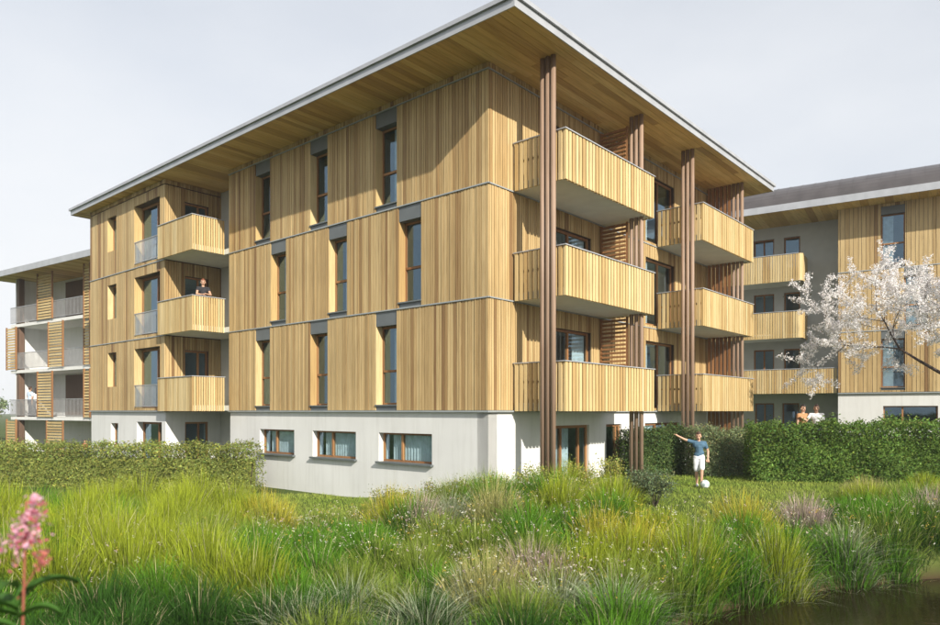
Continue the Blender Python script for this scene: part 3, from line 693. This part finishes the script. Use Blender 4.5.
# distinct tussocks that stand out of the meadow
TUS = [('silver', 'arching_tussock', 'arching silver-tipped grass tussock in the meadow away from the water', 'silver tussocks in the meadow', [(305, 8.6), (350, 9.3), (425, 8.4), (470, 9.4), (560, 9.0), (612, 8.7)]),
       ('silver', 'arching_tussock', 'arching silver-tipped tussock hanging over the pond edge', 'silver tussocks at the water', [(770, 10.9), (845, 11.7)]),
       ('pink', 'heather_clump', 'purple-pink flowering clump among green grass in the middle of the meadow', 'pink flowering clumps', [(528, 10.6), (552, 10.0)]),
       ('pink', 'heather_clump', 'purple-pink flowering clump in front of the tall dark green hedge', '', [(805, 13.2)]), ('pink', 'heather_clump', 'purple-pink clump on the pond bank below the blossom tree', '', [(932, 13.4)]), ('pink', 'heather_clump', 'purple-pink clump below the plinth window closest to the corner', '', [(420, 13.6)]),
       ('gold', 'golden_grass', 'golden-yellow grass tuft at the end of the olive-green hedge', 'golden tufts at the hedge end', [(275, 14.4), (262, 15.2)]), ('gold', 'golden_grass', 'golden-yellow tuft below a white plinth window', '', [(390, 13.8)]),
       ('gold', 'golden_grass', 'golden-yellow grass tuft in front of the clustered columns', 'golden tufts before the columns', [(600, 11.8), (640, 11.3)]), ('gold', 'golden_grass', 'golden-yellow grass tuft in front of the boy and the football', 'golden tufts before the boy', [(735, 12.6), (752, 12.2)]),
       ('green', 'sedge_tussock', 'bright green fan-shaped sedge tussock below the white plinth', 'green sedges below the plinth', [(320, 10.6), (375, 11.5)]), ('green', 'sedge_tussock', 'bright green fan-shaped sedge tussock at the pond edge', 'green sedges at the water', [(745, 11.4), (790, 11.3), (690, 9.9), (720, 10.6), (880, 12.6), (905, 13.1)])]
for kind, nm, lab, grp, spots in TUS:
    for P, y in spots:
        x = (P-470)/704*y
        if in_pond(x, y): y += .9; x = (P-470)/704*y
        bz = float(ground_z(x, y)); root = empty(nm, (x, y, bz)); tag(root, lab, 'grass tuft', grp)
        grass_obj('blades', [clump(x, y, kind, 620, .42, 1.08, (x, y, bz))], root)
# shrubs at the foot of the building and beside the columns
def shrub(name, P, y, rad, h, n, size, base, label, group, flower=None):
    x = (P-470)/704*y; bz = float(ground_z(x, y)); root = empty(name, (x, y, bz)); tag(root, label, 'shrub', group)
    mb = MB(); tips = []
    for i in range(16):
        t = random.uniform(0, 6.28); r = rad*random.uniform(.3, 1); e = Vector((math.cos(t)*r, math.sin(t)*r, h*random.uniform(.6, 1.0))); mid_ = Vector((e.x*.35, e.y*.35, e.z*.55))
        mb.tube([(e.x*.05, e.y*.05, -.03), mid_, e], [.009, .006, .003], 4); tips += [mid_.lerp(e, f) for f in (.2, .45, .7, .85, 1)]
    mb.build('stem', 'bark', root)
    ti = np.array([tuple(v) for v in tips]); pts = ti[RNG.integers(0, len(ti), n)]+RNG.normal(0, .075, (n, 3)); pts[:, 2] = np.abs(pts[:, 2])
    co, q, c = leaves(n, pts, size, palette(n, base, .3, .15), flat=.9); npmesh('foliage', co, quads=q, col=c, m='leaf', parent=root)
    if flower is not None:
        k = n//7; pts = ti[RNG.integers(0, len(ti), k)]+RNG.normal(0, .085, (k, 3))+np.array([0, 0, .04])
        co, q, c = leaves(k, pts, size*.55, palette(k, flower, .15, .06), flat=.3); npmesh('blossoms', co, quads=q, col=c, m='petal', parent=root)
for P, y, r_, h_, lab in ((497, 15.3, .36, .75, 'yellow-green flecked shrub at the white corner of the plinth'), (528, 15.6, .40, .95, 'yellow-green shrub between the plinth corner and the clustered column'), (550, 15.2, .34, .82, 'yellow-green shrub at the foot of the clustered column by the corner'),
                        (583, 16.0, .44, .98, 'yellow-green shrub in front of the ground-floor glass door'), (612, 16.3, .40, 1.02, 'yellow-green shrub in front of the narrow ground-floor window'), (570, 14.9, .36, .66, 'small yellow-green shrub in the grass before the glass door')):
    shrub('meadow_shrub', P, y, r_, h_*.82, 1800, .026, (.27, .29, .065), lab, 'yellow-green shrubs by the columns', (.68, .62, .28))
for P, y, lab in ((400, 15.0, 'low flecked shrub below the white plinth windows'), (385, 15.4, 'low flecked shrub below the white plinth windows'), (440, 15.2, 'low flecked shrub on the bare plinth wall between window and corner'), (470, 15.3, 'low flecked shrub just short of the plinth corner')):
    shrub('meadow_shrub', P, y, .35, .55, 1500, .026, (.20, .22, .06), lab, 'low shrubs below the plinth', (.68, .62, .46))
for P, y in ((640, 15.2), (655, 14.9)): shrub('meadow_shrub', P, y, .4, .7, 2200, .026, (.13, .17, .085), 'grey-green rounded shrub at the edge of the lawn', 'grey-green shrubs by the lawn')
# small wild flowers scattered through the meadow
n = 5200; y = RNG.uniform(8.5, 16.5, n); x = RNG.uniform(-.68, .68, n)*y; P_ = px(x, y); ok = (P_ > 255) | (RNG.uniform(0, 1, n) < .3); ok &= ground_z(x, y) > WATER+.1; ok &= ~((P_ > 615) & (y > 12.8)) & ~((P_ < 400) & (y > 14.8)); x, y = x[ok], y[ok]; n = len(x)
pts = np.stack([x, y, ground_z(x, y)+RNG.uniform(.35, .8, n)*np.where(y > 13, .8, 1)], -1); kk = RNG.integers(0, 4, n); fc = np.array([[.75, .74, .66], [.70, .66, .45], [.62, .45, .08], [.60, .45, .48]])[kk]
pts = np.repeat(pts, 5, 0)+RNG.normal(0, .016, (n*5, 3)); co, q, c = leaves(len(pts), pts, .014, np.repeat(fc, 5, 0), flat=.4)
tag(npmesh('wild_flowers', co, quads=q, col=c, m='petal'), 'tiny white and yellow wild flowers scattered through the meadow', 'flowers', kind='stuff')
# lawn
n = 90000; y = RNG.uniform(12.3, 21.5, n); x = RNG.uniform(-7.5, 12.5, n)
uu = (x-CA[0])*aA[0]+(y-CA[1])*aA[1]; vv = (x-CA[0])*bA[0]+(y-CA[1])*bA[1]
ok = ~((uu > -.05) & (vv > -.05)); x, y = x[ok], y[ok]; n = len(x)
v = np.exp(RNG.normal(0, .2, (n, 1))); pat = (.5+.5*np.sin(x*1.3+y*.8)*np.sin(y*1.7))[:, None]
cc = (np.array([.20, .29, .045])*(1-pat)+np.array([.31, .37, .075])*pat)*v
lb = blades(x, y, ground_z(x, y)-.01, RNG.uniform(.04, .11, n), np.abs(RNG.normal(.4, .2, n)), RNG.uniform(0, 6.28, n), RNG.uniform(.006, .012, n), cc*.8, cc*1.15)
tag(grass_obj('lawn_grass', [lb]), 'short sunlit lawn grass in front of the balconies', 'grass', kind='stuff')

# ------------------------------------------------------------------ trees
def tree(name, base, h, spread, levels, label, leafn, size, cols, petals=None, trunk=.12, seed=1, fork=.3, group=None, lean=(0, 0), ratio=(.62, .82)):
    rnd = random.Random(seed); root = empty(name, base); tag(root, label, 'tree', group)
    mb = MB(); tips = []
    def grow(p, d, L, r, lv):
        pts = [p]; q = p.copy(); dd = d.copy()
        for i in range(3):
            dd = (dd+Vector((rnd.gauss(0, .16), rnd.gauss(0, .16), rnd.gauss(.05, .10)))).normalized(); q = q+dd*L/3; pts.append(q.copy())
        r1 = r*.62; mb.tube(pts, [r, r*.87, r*.74, r1], 7 if lv < 2 else 4)
        if lv >= 2: tips.extend((pts[1], pts[2], pts[3], pts[1].lerp(pts[2], .5), pts[2].lerp(pts[3], .5)))
        if lv < levels:
            for k in range(rnd.choice((3, 3, 4))):
                t = 2*math.pi*(k/3.3)+rnd.uniform(-.5, .5); ax = dd.orthogonal().normalized(); ax.rotate(Matrix.Rotation(t, 3, dd)); nd = (dd*rnd.uniform(.55, .9)+ax*spread*rnd.uniform(.6, 1.1)).normalized()
                grow(pts[rnd.choice((2, 3, 3))].copy(), nd, L*rnd.uniform(*ratio), r1*.8, lv+1)
    grow(Vector((0, 0, -.1)), Vector((lean[0], lean[1], 1)).normalized(), h*fork, trunk, 0)
    mb.build('trunk', 'bark', root)
    ti = np.array([tuple(v) for v in tips])
    sel = RNG.integers(0, len(ti), leafn); pts = ti[sel]+RNG.normal(0, .085 if petals is not None else h*.035, (leafn, 3))
    shade = (1+.22*np.sin(sel*.7))[:, None]
    co, q, c = leaves(leafn, pts, size, palette(leafn, cols, .22, .12)*shade, flat=.9); npmesh('crown' if petals is None else 'leaves', co, quads=q, col=c, m='leaf', parent=root)
    if petals is not None:
        k = leafn*27; sel = RNG.integers(0, len(ti), k//4); ctr = np.repeat(ti[sel]+RNG.normal(0, .06, (len(sel), 3)), 4, 0); k = len(ctr)
        pts = ctr+RNG.normal(0, .022, (k, 3)); co, q, c = leaves(k, pts, .03, np.clip(palette(k, petals, .08, .03), 0, .88), flat=1); npmesh('crown', co, quads=q, col=c, m='petal', parent=root)
    return root
tx, ty = 15.55, 22.6
tree('blossom_tree', (tx, ty, float(ground_z(tx, ty))), 9.2, 1.05, 5, 'cherry tree in full white blossom in front of the timber wing', 6000, .03, (.16, .15, .07), petals=(.86, .83, .83), trunk=.13, seed=4, fork=.31, ratio=(.66, .84))
for i, (x, y, h, sd) in enumerate(((-43.5, 58, 7, 3), (-50, 62, 7, 5))):
    tree('background_tree', (x, y, -.5), h, .8, 4, 'hazy green tree standing behind the open-gallery building', 9000, .14, (.20, .26, .14), trunk=.16, seed=sd, group='trees behind the gallery building')

# ------------------------------------------------------------------ foreground pink flower
def flower_plant(x, y, ztop):
    bz = float(ground_z(x, y)); root = empty('pink_flower_plant', (x, y, bz)); tag(root, 'blurred pink flower spike with broad green leaves rising from the meadow', 'flower')
    h = ztop-bz
    MB().tube([(-.05, 0, -.03), (-.02, .02, h*.5), (.03, 0, h)], [.008, .006, .004], 6).build('stem', plain('red_stem', (.30, .09, .06)), root)
    MB().tube([(-.01, .01, h*.86), (.05, .0, h*.895), (.10, -.02, h*.925)], [.004, .003, .0025], 6).build('stem', M.get('red_stem') or plain('red_stem_b', (.30, .09, .06)), root)
    n = 330; t = RNG.beta(1, 1, n); t = np.round(t*4)/4+RNG.normal(0, .05, n); ctr = np.stack([.0+.06*t, np.zeros(n), h*(.928+.072*t)], -1)
    pts = ctr+RNG.normal(0, 1, (n, 3))*np.array([.034, .034, .02])*(1.1-.6*t[:, None])
    cols = np.where((RNG.uniform(0, 1, n) < .3)[:, None], np.array([.50, .12, .16]), np.array([.76, .42, .52]))*np.exp(RNG.normal(0, .15, (n, 1)))
    co, q, c = leaves(n, pts, .013, np.clip(cols, 0, .85), flat=1); npmesh('blossom', co, quads=q, col=c, m='petal', parent=root)
    n = 60; pts = np.array([.10, -.02, h*.925])+RNG.normal(0, .014, (n, 3)); co, q, c = leaves(n, pts, .011, palette(n, (.5, .16, .14), .2), flat=1); npmesh('blossom', co, quads=q, col=c, m='petal', parent=root)
    for i in range(16):
        t = random.uniform(-3.1, 3.1); L = random.uniform(.12, .22); z0 = h*random.uniform(.74, .88); ca, sa = math.cos(t), math.sin(t); vs = []; K = 7
        for j in range(K+1):
            f = j/K; w = .024*math.sin(math.pi*min(1, f*.93+.07))**.8; X = ca*L*f; Y = sa*L*f; Z = z0+.05*math.sin(f*2.2)-.04*f*f
            vs += [(X-sa*w, Y+ca*w, Z+.012), (X, Y, Z-.006), (X+sa*w, Y-ca*w, Z+.012)]
        mb = MB(); mb.v = vs
        for j in range(K):
            for s in (0, 1): mb.f.append((j*3+s, j*3+s+1, j*3+s+4, j*3+s+3))
        o = mb.build('leaf', 'leaf', root, smooth=True); a = o.data.color_attributes.new('Col', 'FLOAT_COLOR', 'POINT')
        cc = random.uniform(.8, 1.2)
        for d_ in a.data: d_.color = (.06*cc, .15*cc, .025*cc, 1)
flower_plant(-1.605, 2.5, H-.32)

# ------------------------------------------------------------------ people
def ell(c, r, n=12):
    vs = []; fs = []
    for i in range(n//2+1):
        th = math.pi*i/(n//2)
        for j in range(n): ph = 2*math.pi*j/n; vs.append((c[0]+r[0]*math.sin(th)*math.cos(ph), c[1]+r[1]*math.sin(th)*math.sin(ph), c[2]+r[2]*math.cos(th)))
    for i in range(n//2):
        for j in range(n): fs.append((i*n+j, (i+1)*n+j, (i+1)*n+(j+1) % n, i*n+(j+1) % n))
    return vs, fs
def person(name, loc, rz, height, pose, mats, label, group=None, voxel=.012):
    """one continuous body: tapered limbs and ellipsoids fused by a voxel remesh; faces take the nearest part's colour"""
    P = dict(head=(0, 0, 1.60), neck=(0, -.01, 1.46), chest=(0, 0, 1.28), waist=(0, 0, 1.08), hip=(0, 0, .95),
             shR=(.18, 0, 1.41), elR=(.22, 0, 1.13), haR=(.22, .06, .88), shL=(-.18, 0, 1.41), elL=(-.22, 0, 1.13), haL=(-.22, .06, .88),
             hpR=(.09, 0, .92), knR=(.10, .02, .5), anR=(.10, -.02, .08), hpL=(-.09, 0, .92), knL=(-.10, .02, .5), anL=(-.10, -.02, .08)); P.update(pose)
    P = {k: Vector(v) if not isinstance(v, (str, bool, float, int)) else v for k, v in P.items()}
    pr = []                                                     # (a, b, ra, rb, colour key)
    def cap(a, b, ra, rb, k): pr.append((Vector(a), Vector(b), ra, rb, k))
    sl = P.get('sleeve', .6); shorts = P.get('shorts', False)
    cap(P['chest']+Vector((-.07, 0, .05)), P['chest']+Vector((.07, 0, .05)), .125, .125, 'shirt'); cap(P['shL'], P['shR'], .065, .065, 'shirt')
    cap(P['chest'], P['waist'], .135, .118, 'shirt'); cap(P['waist']+Vector((-.04, 0, 0)), P['waist']+Vector((.04, 0, -.06)), .118, .122, 'shirt')
    cap(P['hip']+Vector((-.06, 0, 0)), P['hip']+Vector((.06, 0, 0)), .115, .115, 'pants'); cap(P['neck']-Vector((0, 0, .06)), P['head'], .055, .05, 'skin')
    for s in 'RL':
        sh, e, h = P['sh'+s], P['el'+s], P['ha'+s]; m_ = sh.lerp(e, sl) if sl <= 1 else e
        cap(sh, m_, .062, .056, 'shirt')
        if sl < 1: cap(m_, e, .044, .040, 'skin')
        cap(e, e.lerp(h, .98), .040, .027, 'skin' if sl <= 1 else 'shirt')
        d = (h-e).normalized(); up = Vector((0, 0, 1)) if abs(d.z) < .8 else Vector((0, 1, 0)); sd = d.cross(up).normalized()
        pm = h+d*.045; cap(h, pm, .03, .033, 'skin'); cap(pm-sd*.02, pm+sd*.02, .022, .022, 'skin')
        nrm = sd.cross(d)
        for i, (o, L) in enumerate(((-.033, .06), (-.011, .072), (.011, .068), (.033, .052))):
            b0 = pm+sd*o+d*.015; b1 = b0+d*L*.55+sd*o*.25; b2 = b1+(d*.8-nrm*.5)*L*.5; cap(b0, b1, .0095, .009, 'skin'); cap(b1, b2, .009, .0075, 'skin')
        t0 = h+d*.02+sd*.026; t1 = t0+sd*.032+d*.03; cap(t0, t1, .011, .010, 'skin'); cap(t1, t1+d*.032, .010, .008, 'skin')
        hp, kn, an = P['hp'+s], P['kn'+s], P['an'+s]
        if shorts: cap(hp, hp.lerp(kn, .85), .092, .088, 'pants'); cap(hp.lerp(kn, .8), kn, .062, .05, 'skin'); cap(kn, kn.lerp(an, .35), .052, .053, 'skin'); cap(kn.lerp(an, .35), an, .052, .034, 'skin')
        else: cap(hp, kn, .088, .062, 'pants'); cap(kn, kn.lerp(an, .4), .062, .06, 'pants'); cap(kn.lerp(an, .4), an, .06, .048, 'pants')
        toe = P.get('toe'+s, Vector((0, .15, -.045))); cap(an+Vector((0, -.02, -.035)), an+toe*.5, .042, .044, 'shoe'); cap(an+toe*.5, an+toe, .044, .034, 'shoe')
    hd = P['head']+Vector((0, .01, .03)); f = P.get('look', Vector((0, 1, 0))).normalized(); sd = f.cross(Vector((0, 0, 1))).normalized()
    cap(hd+Vector((0, 0, .035)), hd+f*.015-Vector((0, 0, .055)), .082, .06, 'skin'); cap(hd+f*.078+Vector((0, 0, -.005)), hd+f*.098-Vector((0, 0, .03)), .010, .016, 'skin')
    for q in (-1, 1):
        cap(hd+sd*q*.082, hd+sd*q*.09-Vector((0, 0, .03)), .016, .013, 'skin'); e = hd+f*.077+sd*q*.032+Vector((0, 0, .015)); cap(e, e+sd*q*.006, .010, .009, 'dark')
        cap(hd+f*.076+sd*q*.02+Vector((0, 0, .034)), hd+f*.072+sd*q*.046+Vector((0, 0, .034)), .008, .007, 'hair')
    cap(hd+f*.074-sd*.02-Vector((0, 0, .062)), hd+f*.074+sd*.02-Vector((0, 0, .062)), .008, .008, 'lip')
    cap(hd-f*.022+Vector((0, 0, .055)), hd-f*.03+Vector((0, 0, .02)), .086, .084, 'hair'); cap(hd+f*.03+Vector((0, 0, .085)), hd-f*.02+Vector((0, 0, .085)), .058, .066, 'hair')
    if P.get('long', False): cap(hd-f*.055, hd-f*.075-Vector((0, 0, .2)), .08, .055, 'hair')
    V = []; Fc = []
    for a, b, ra, rb, k in pr:
        d = b-a; L = d.length; d = d.normalized() if L > 1e-5 else Vector((0, 0, 1)); x = d.orthogonal().normalized(); y = d.cross(x); n = 10; rings = []
        for th in (-90, -60, -30, 0): rings.append((a+d*ra*math.sin(R(th)), max(ra*math.cos(R(th)), 1e-4)))
        for th in (0, 30, 60, 90): rings.append((b+d*rb*math.sin(R(th)), max(rb*math.cos(R(th)), 1e-4)))
        o = len(V)
        for c, r in rings: V += [tuple(c+(x*math.cos(2*math.pi*j/n)+y*math.sin(2*math.pi*j/n))*r) for j in range(n)]
        for i in range(len(rings)-1): Fc += [(o+i*n+j, o+i*n+(j+1) % n, o+(i+1)*n+(j+1) % n, o+(i+1)*n+j) for j in range(n)]
        Fc += [tuple(o+j for j in reversed(range(n))), tuple(o+(len(rings)-1)*n+j for j in range(n))]
    me = bpy.data.meshes.new('tmp'); me.from_pydata(V, [], Fc); t = bpy.data.objects.new('tmp', me); COL.objects.link(t)
    rm = t.modifiers.new('r', 'REMESH'); rm.mode = 'VOXEL'; rm.voxel_size = voxel; sm = t.modifiers.new('s', 'SMOOTH'); sm.iterations = 2; sm.factor = .4
    dg = bpy.context.evaluated_depsgraph_get(); body = bpy.data.meshes.new_from_object(t.evaluated_get(dg)); bpy.data.objects.remove(t); bpy.data.meshes.remove(me)
    keys = ['skin', 'shirt', 'pants', 'hair', 'shoe', 'dark', 'lip']; body.materials.clear()
    for k in keys: body.materials.append(mats[k])
    nf = len(body.polygons); ctr = np.zeros(nf*3, np.float32); body.polygons.foreach_get('center', ctr); ctr = ctr.reshape(-1, 3); best = np.full(nf, 9.); idx = np.zeros(nf, np.int32)
    for a, b, ra, rb, k in pr:
        A = np.array(a); D = np.array(b)-A; t_ = np.clip(((ctr-A)@D)/max(D@D, 1e-8), 0, 1); dist = np.linalg.norm(ctr-(A+t_[:, None]*D), axis=1)-(ra+(rb-ra)*t_)
        if k in ('dark', 'lip'): dist = dist-.004
        w = dist < best; best[w] = dist[w]; idx[w] = keys.index(k)
    body.polygons.foreach_set('material_index', idx); body.polygons.foreach_set('use_smooth', np.ones(nf, bool)); body.update()
    o = link(name, body); o.location = loc; o.rotation_euler = (0, 0, rz); s = height/1.74; o.scale = (s, s, s); tag(o, label, 'person', group); return o
def cloth(n, c): return plain('cloth_'+n, c, .85, var=.18, scale=9, bump=.2)
SK = plain('skin', (.50, .30, .20), .55, var=.06); DK = plain('eye_dark', (.02, .015, .01), .3); LP = plain('lip', (.38, .15, .12), .5)
HB = plain('hair_brown', (.06, .03, .018), .6, var=.3, scale=40); HD = plain('hair_dark', (.018, .013, .01), .6, var=.3, scale=40); HR = plain('hair_auburn', (.17, .05, .02), .6, var=.3, scale=40)
def mats(shirt, pants, hair, shoe=(.7, .7, .7), tag_='x'):
    return dict(skin=SK, shirt=cloth(tag_+'_shirt', shirt), pants=cloth(tag_+'_trousers', pants), hair=hair, shoe=cloth(tag_+'_shoe', shoe), dark=DK, lip=LP)
bx, by = (699-470)/704*18.5, 18.5
person('person', (bx, by, float(ground_z(bx, by))), R(180-14), 1.45,
       dict(shR=(.19, .0, 1.42), elR=(.44, .06, 1.50), haR=(.66, .10, 1.62), shL=(-.17, 0, 1.39), elL=(-.27, -.03, 1.13), haL=(-.26, .10, .90),
            hpR=(.09, 0, .92), knR=(.08, .06, .50), anR=(.06, -.05, .09), hpL=(-.09, .0, .92), knL=(-.07, .22, .56), anL=(-.05, .24, .13), toeL=(0, .15, .0),
            shorts=True, sleeve=.55, head=(.02, .03, 1.58), look=(.1, 1, -.25)),
       mats((.06, .13, .20), (.72, .74, .76), HB, (.6, .6, .6), 'boy'), 'boy in blue shirt and white shorts with one arm raised kicking a ball', voxel=.0095)
# the football
def football(x, y):
    r = .112; z = float(ground_z(x, y))+r+.01
    import bmesh
    bm = bmesh.new(); bmesh.ops.create_icosphere(bm, subdivisions=4, radius=r)
    ph = (1+5**.5)/2; ic = [Vector(v).normalized() for v in ((0, 1, ph), (0, -1, ph), (0, 1, -ph), (0, -1, -ph), (1, ph, 0), (-1, ph, 0), (1, -ph, 0), (-1, -ph, 0), (ph, 0, 1), (-ph, 0, 1), (ph, 0, -1), (-ph, 0, -1))]
    for f in bm.faces:
        c = f.calc_center_median().normalized(); f.smooth = True; d = max(c.dot(i) for i in ic); f.material_index = 1 if d > .935 else 0
    for v in bm.verts:
        ds = sorted((v.co.normalized().dot(i) for i in ic), reverse=True)
        if abs(ds[0]-.93) < .012: v.co *= .985
    me = bpy.data.meshes.new('football'); bm.to_mesh(me); bm.free(); me.materials.append(plain('ball_white', (.78, .80, .80), .4, var=.03)); me.materials.append(plain('ball_patch', (.35, .45, .45), .4))
    o = link('football', me); o.location = (x, y, z); tag(o, 'white football on the lawn at the boy\'s feet', 'ball')
football((705-470)/704*18.05, 18.05)
def bpos(v, u, z): p = CA+v*bA+u*aA; return (float(p[0]), float(p[1]), H+z)
person('person', bpos(-.62, 12.62, FL+.2), R(229.1-20), 1.68, dict(elR=(.24, .16, 1.16), haR=(.08, .33, 1.13), elL=(-.24, .16, 1.16), haL=(-.06, .33, 1.16), sleeve=.35, look=(.2, 1, -.2)),
       mats((.02, .02, .025), (.04, .04, .06), HR, (.05, .05, .05), 'balcony'), 'red-haired person in black top leaning on the middle loggia balcony')
def gpos(v, u, z): p = CL+v*bL+u*aL; return (float(p[0]), float(p[1]), H+z)
person('person', gpos(.45, 7.75, -.35), R(-25), 1.80, dict(elL=(-.3, .05, 1.15), haL=(-.2, .15, .95), sleeve=.5), mats((.42, .52, .66), (.07, .075, .10), HB, (.05, .04, .04), 'man'), 'person in pale blue shirt and dark trousers on the far gallery')
person('person', gpos(.45, 7.0, -.35), R(20), 1.70, dict(elR=(.28, .08, 1.18), haR=(.1, .2, 1.1), sleeve=.4, long=True), mats((.72, .72, .70), (.10, .10, .12), HD, (.05, .04, .04), 'woman'), 'person in white top and grey trousers on the far gallery')
xx, yy = (85-470)/704*34.5, 34.5
person('person', (xx, yy, float(ground_z(xx, yy))), R(160), 1.12, dict(sleeve=.6), mats((.50, .08, .06), (.1, .12, .2), HB, (.3, .3, .3), 'child'), 'child in red top behind the hedge by the far gallery')
for P, y, h, ang, mt, lab, ps in ((803, 24.2, 1.80, 195, mats((.42, .22, .10), (.12, .12, .15), HD, (.1, .1, .1), 'tan'), 'dark-haired person in tan top behind the tall hedge', dict(elL=(-.33, .12, 1.22), haL=(-.50, .2, 1.32), sleeve=.3)),
                                  (816.5, 24.0, 1.76, 150, mats((.78, .78, .78), (.2, .22, .3), HB, (.3, .3, .3), 'white'), 'brown-haired person in white shirt behind the tall hedge', dict(elR=(.3, .1, 1.22), haR=(.42, .2, 1.3), sleeve=.55, long=True))):
    x = (P-470)/704*y; person('person', (x, y, float(ground_z(x, y))), R(ang), h, ps, mt, lab)

# ------------------------------------------------------------------ haze
if 1:
    m, nt, p = newmat('hazy_air'); nt.nodes.remove(p); pv = N(nt, 'ShaderNodeVolumePrincipled'); pv.inputs['Color'].default_value = (.93, .96, 1, 1); pv.inputs['Density'].default_value = .0006; pv.inputs['Anisotropy'].default_value = .0
    nt.links.new(pv.outputs[0], nt.nodes['Material Output'].inputs['Volume'])
    o = MB().box(-405, 405, -205, 905, -3, 16).build('haze', m); tag(o, 'thin pale haze filling the air', 'haze', kind='stuff')
